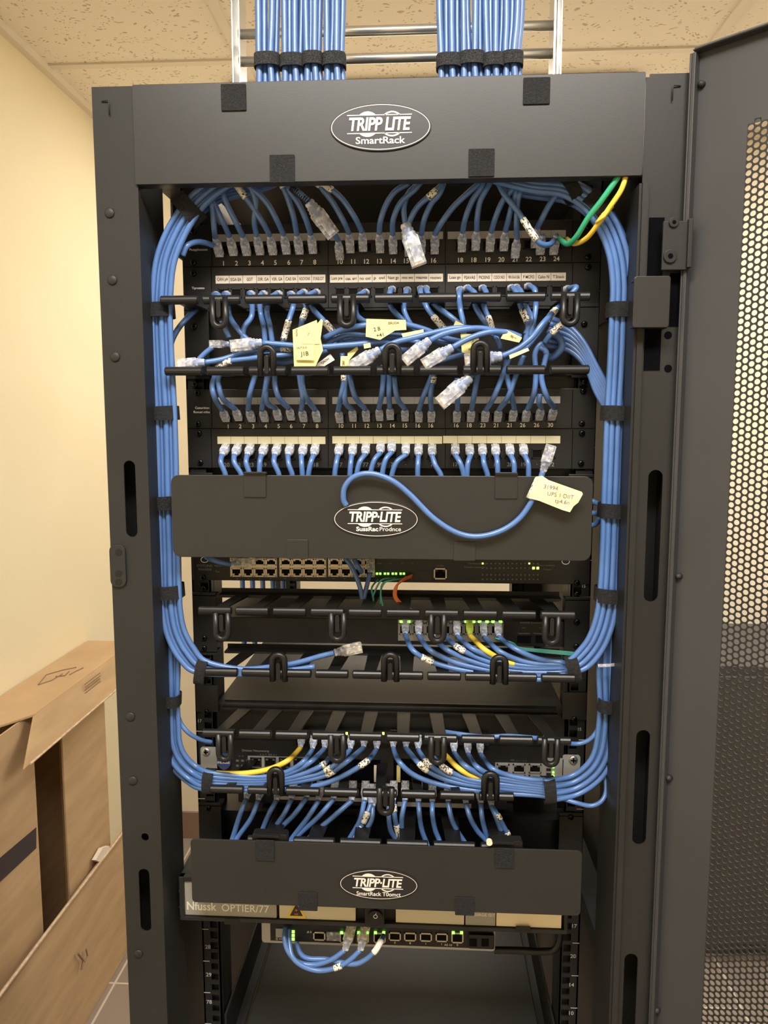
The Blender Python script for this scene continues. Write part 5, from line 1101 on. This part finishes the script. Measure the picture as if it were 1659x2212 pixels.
# big chassis at the bottom
ZU = .85
up_ = thing('ups_unit', 'large flat topped charcoal unit at the bottom of the rack', 'equipment', (0, .1, ZU-.18))
xl = WZ(548, 2160, ZU).x; xr = WZ(1152, 2160, ZU).x
b = MB(); b.box(xl, xr, .1, .72, ZU-.17, ZU); b.build('case', 'chassis', up_, bevel=.0012)
b = MB(); b.box(xl, xr, .094, .1, ZU-.17, ZU-.002); b.build('front_panel', 'plastic', up_, bevel=.001)
for sx, lb in ((-1, 'left'), (1, 'right')):
    a, c = sorted((sx*(RX-.025), sx*(RX-.028))); b = MB(); b.box(a, c, RY+.004, .70, .83, .885); a, c = sorted((sx*(RX-.025), sx*(RX-.04))); b.box(a, c, RY+.004, .70, .83, .833)
    tag(b.build('slide_rail', 'chassis', None, bevel=.0005), 'dark equipment slide rail at the lower %s inside the rack' % lb, 'rail')
# extra dark slide rails just under the optical unit
# ------------------------------------------------------------ cardboard by the left wall
XB = -.90
def wx(px, py, X=XB): return WX(px, py, X)
bx = thing('cardboard_box', 'tall opened cardboard box with overhanging top flap against the left wall', 'cardboard box', (-.98, 1.2, 0))
A = wx(74, 1537); B = wx(247, 1420); zt = (A.z+B.z)/2; y0 = A.y; y1 = wx(262, 1411).y+.1
b = MB(); b.hexa([(XL+.004, y0-.25, zt-.006), (XB, y0, zt-.006), (XB, y1, zt-.006), (XL+.004, y1, zt-.006), (XL+.004, y0-.25, zt), (XB, y0, zt), (XB, y1, zt), (XL+.004, y1, zt)]); 
b.build('top_flap', 'card', bx, bevel=.001)
C_ = WX(55, 1658, XB+.035); D = WX(251, 1492, XB+.035)
b = MB(); P = [Vector((XB, y0, zt-.002)), Vector((XB, y1, zt-.002)), Vector((XB+.03, y1, D.z)), Vector((XB+.035, C_.y+.02, C_.z)), Vector((XB+.035, C_.y-.005, C_.z-.002))]
b.prism(P, (-.004, 0, .0)); b.build('hanging_flap', 'card', bx, bevel=.0008)
b = MB(); b.tube([P[3]+Vector((.001, 0, 0)), P[2]+Vector((.001, 0, 0))], .003, 6); b.build('torn_edge', 'card2', bx)
g = MB(); u_ = (P[1]-P[0]).normalized()
for i in range(5): c = WX(182+(i % 2), 1478+i*6.2, XB+.014); g.prism([c+Vector((.001, 0, 0)), c+u_*.10+Vector((.001, 0, 0)), c+u_*.10+Vector((.001, 0, -.0025)), c+Vector((.001, 0, -.0025))], (.0004, 0, 0))
g.build('printed_lines', 'ink', bx) if False else g.build('printed_lines', M['baseb'], bx)
g = MB()
for st_ in ([(82, 1480), (100, 1458), (135, 1448), (165, 1442)], [(82, 1480), (112, 1470), (135, 1456)], [(120, 1462), (140, 1460), (150, 1450)], [(150, 1458), (165, 1450), (180, 1443)]):
    g.tube([WZ(x, y, zt+.0008) for x, y in st_], .0022, 6, sx=.4)
g.build('printed_symbol', 'baseb', bx)
ys1 = WX(77, 1700, XB-.02).y; ys2 = WX(138, 1700, XB-.005).y; ys3 = WX(232, 1700, XB-.005).y
b = MB(); b.box(XB-.025, XB-.02, .5, ys1, 0.002, zt-.008); b.build('side_panel', 'card', bx)
b = MB(); b.box(XL+.004, XL+.009, .5, ys3, 0.002, zt-.008); b.build('wall_side_panel', 'card', bx)
b = MB(); b.box(XB-.008, XB-.003, ys2, ys3, 0.002, zt-.008); b.build('side_panel', 'card', bx, bevel=.0006)
b = MB(); b.box(XL+.009, XB-.008, ys3-.005, ys3, 0.002, zt-.008); b.build('end_panel', 'card', bx)
b = MB(); q = [(0, 1853), (78, 1787), (78, 1832), (0, 1905)]; P = [WX(x, y, XB-.0195) for x, y in q]; P[0] += (P[0]-P[1])*.6; P[3] += (P[3]-P[2])*.6
b.prism(P, (.0006, 0, 0)); b.build('tape_band', 'tape', bx, label='black packing tape band')
bp_ = thing('cardboard_sheet', 'flattened cardboard sheet leaning in front of the tall box by the floor', 'cardboard sheet', (-.88, 1.2, 0))
t0 = WX(0, 2133, -.885); t1_ = WX(262, 1811, -.885); zt2 = (t0.z+t1_.z)/2; f0 = WZ(180, 2212, 0); f1 = WZ(277, 2060, 0); xf = (f0.x+f1.x)/2
b = MB(); P = [Vector((-.885, .35, zt2)), Vector((-.885, t1_.y+.12, zt2)), Vector((xf, t1_.y+.25, 0.001)), Vector((xf, .35, 0.001))]; b.prism(P, (-.006, 0, 0)); b.build('sheet', 'card', bp_, bevel=.001)
b = MB(); b.tube([(-.883, .4, zt2), (-.883, .9, zt2+.003), (-.883, 1.3, zt2-.002), (-.883, t1_.y+.1, zt2)], .004, 6); b.build('torn_edge', 'card2', bp_)
g = MB(); g.tube([Vector(P[0])*0+WX(168, 2060, -.878), WX(180, 2075, -.878), WX(176, 2095, -.878)], .003, 5); g.tube([WX(186, 2050, -.878), WX(189, 2065, -.878), WX(183, 2078, -.878)], .002, 5); g.build('brown_stain', 'baseb', bp_)
P = [WX(x, y, -.884) for x, y in ((207, 1858), (222, 1832), (236, 1827), (238, 1838), (215, 1862))]; b = MB(); b.prism(P, (-.012, 0, 0)); tag(b.build('paper_label', 'strip', None), 'torn white label stuck on top of the leaning cardboard sheet', 'label')

# ------------------------------------------------------------ dark cabinet behind the door mesh
cb = thing('storage_cabinet', 'low dark cabinet seen through the open door mesh at right', 'cabinet', (1.3, 1.55, 0))
zc = W(1600, 1438, 1.45).z; b = MB(); b.box(.80, 1.9, 1.45, 1.95, .03, zc); b.build('body', 'cab', cb, bevel=.004)
for i in range(2): x = .82+i*.54; b = MB(); b.box(x, x+.52, 1.435, 1.45, .06, zc-.03); o = b.build('cabinet_door', 'cab', cb, bevel=.002); b = MB(); b.box(x+(.47 if i == 0 else .03), x+(.485 if i == 0 else .045), 1.42, 1.435, .45, .58); b.build('handle', 'silver', o)
b = MB(); b.box(.82, 1.88, 1.47, 1.93, .0, .03); b.build('plinth', 'cab', cb)
print('NOBJ', len(bpy.data.objects))
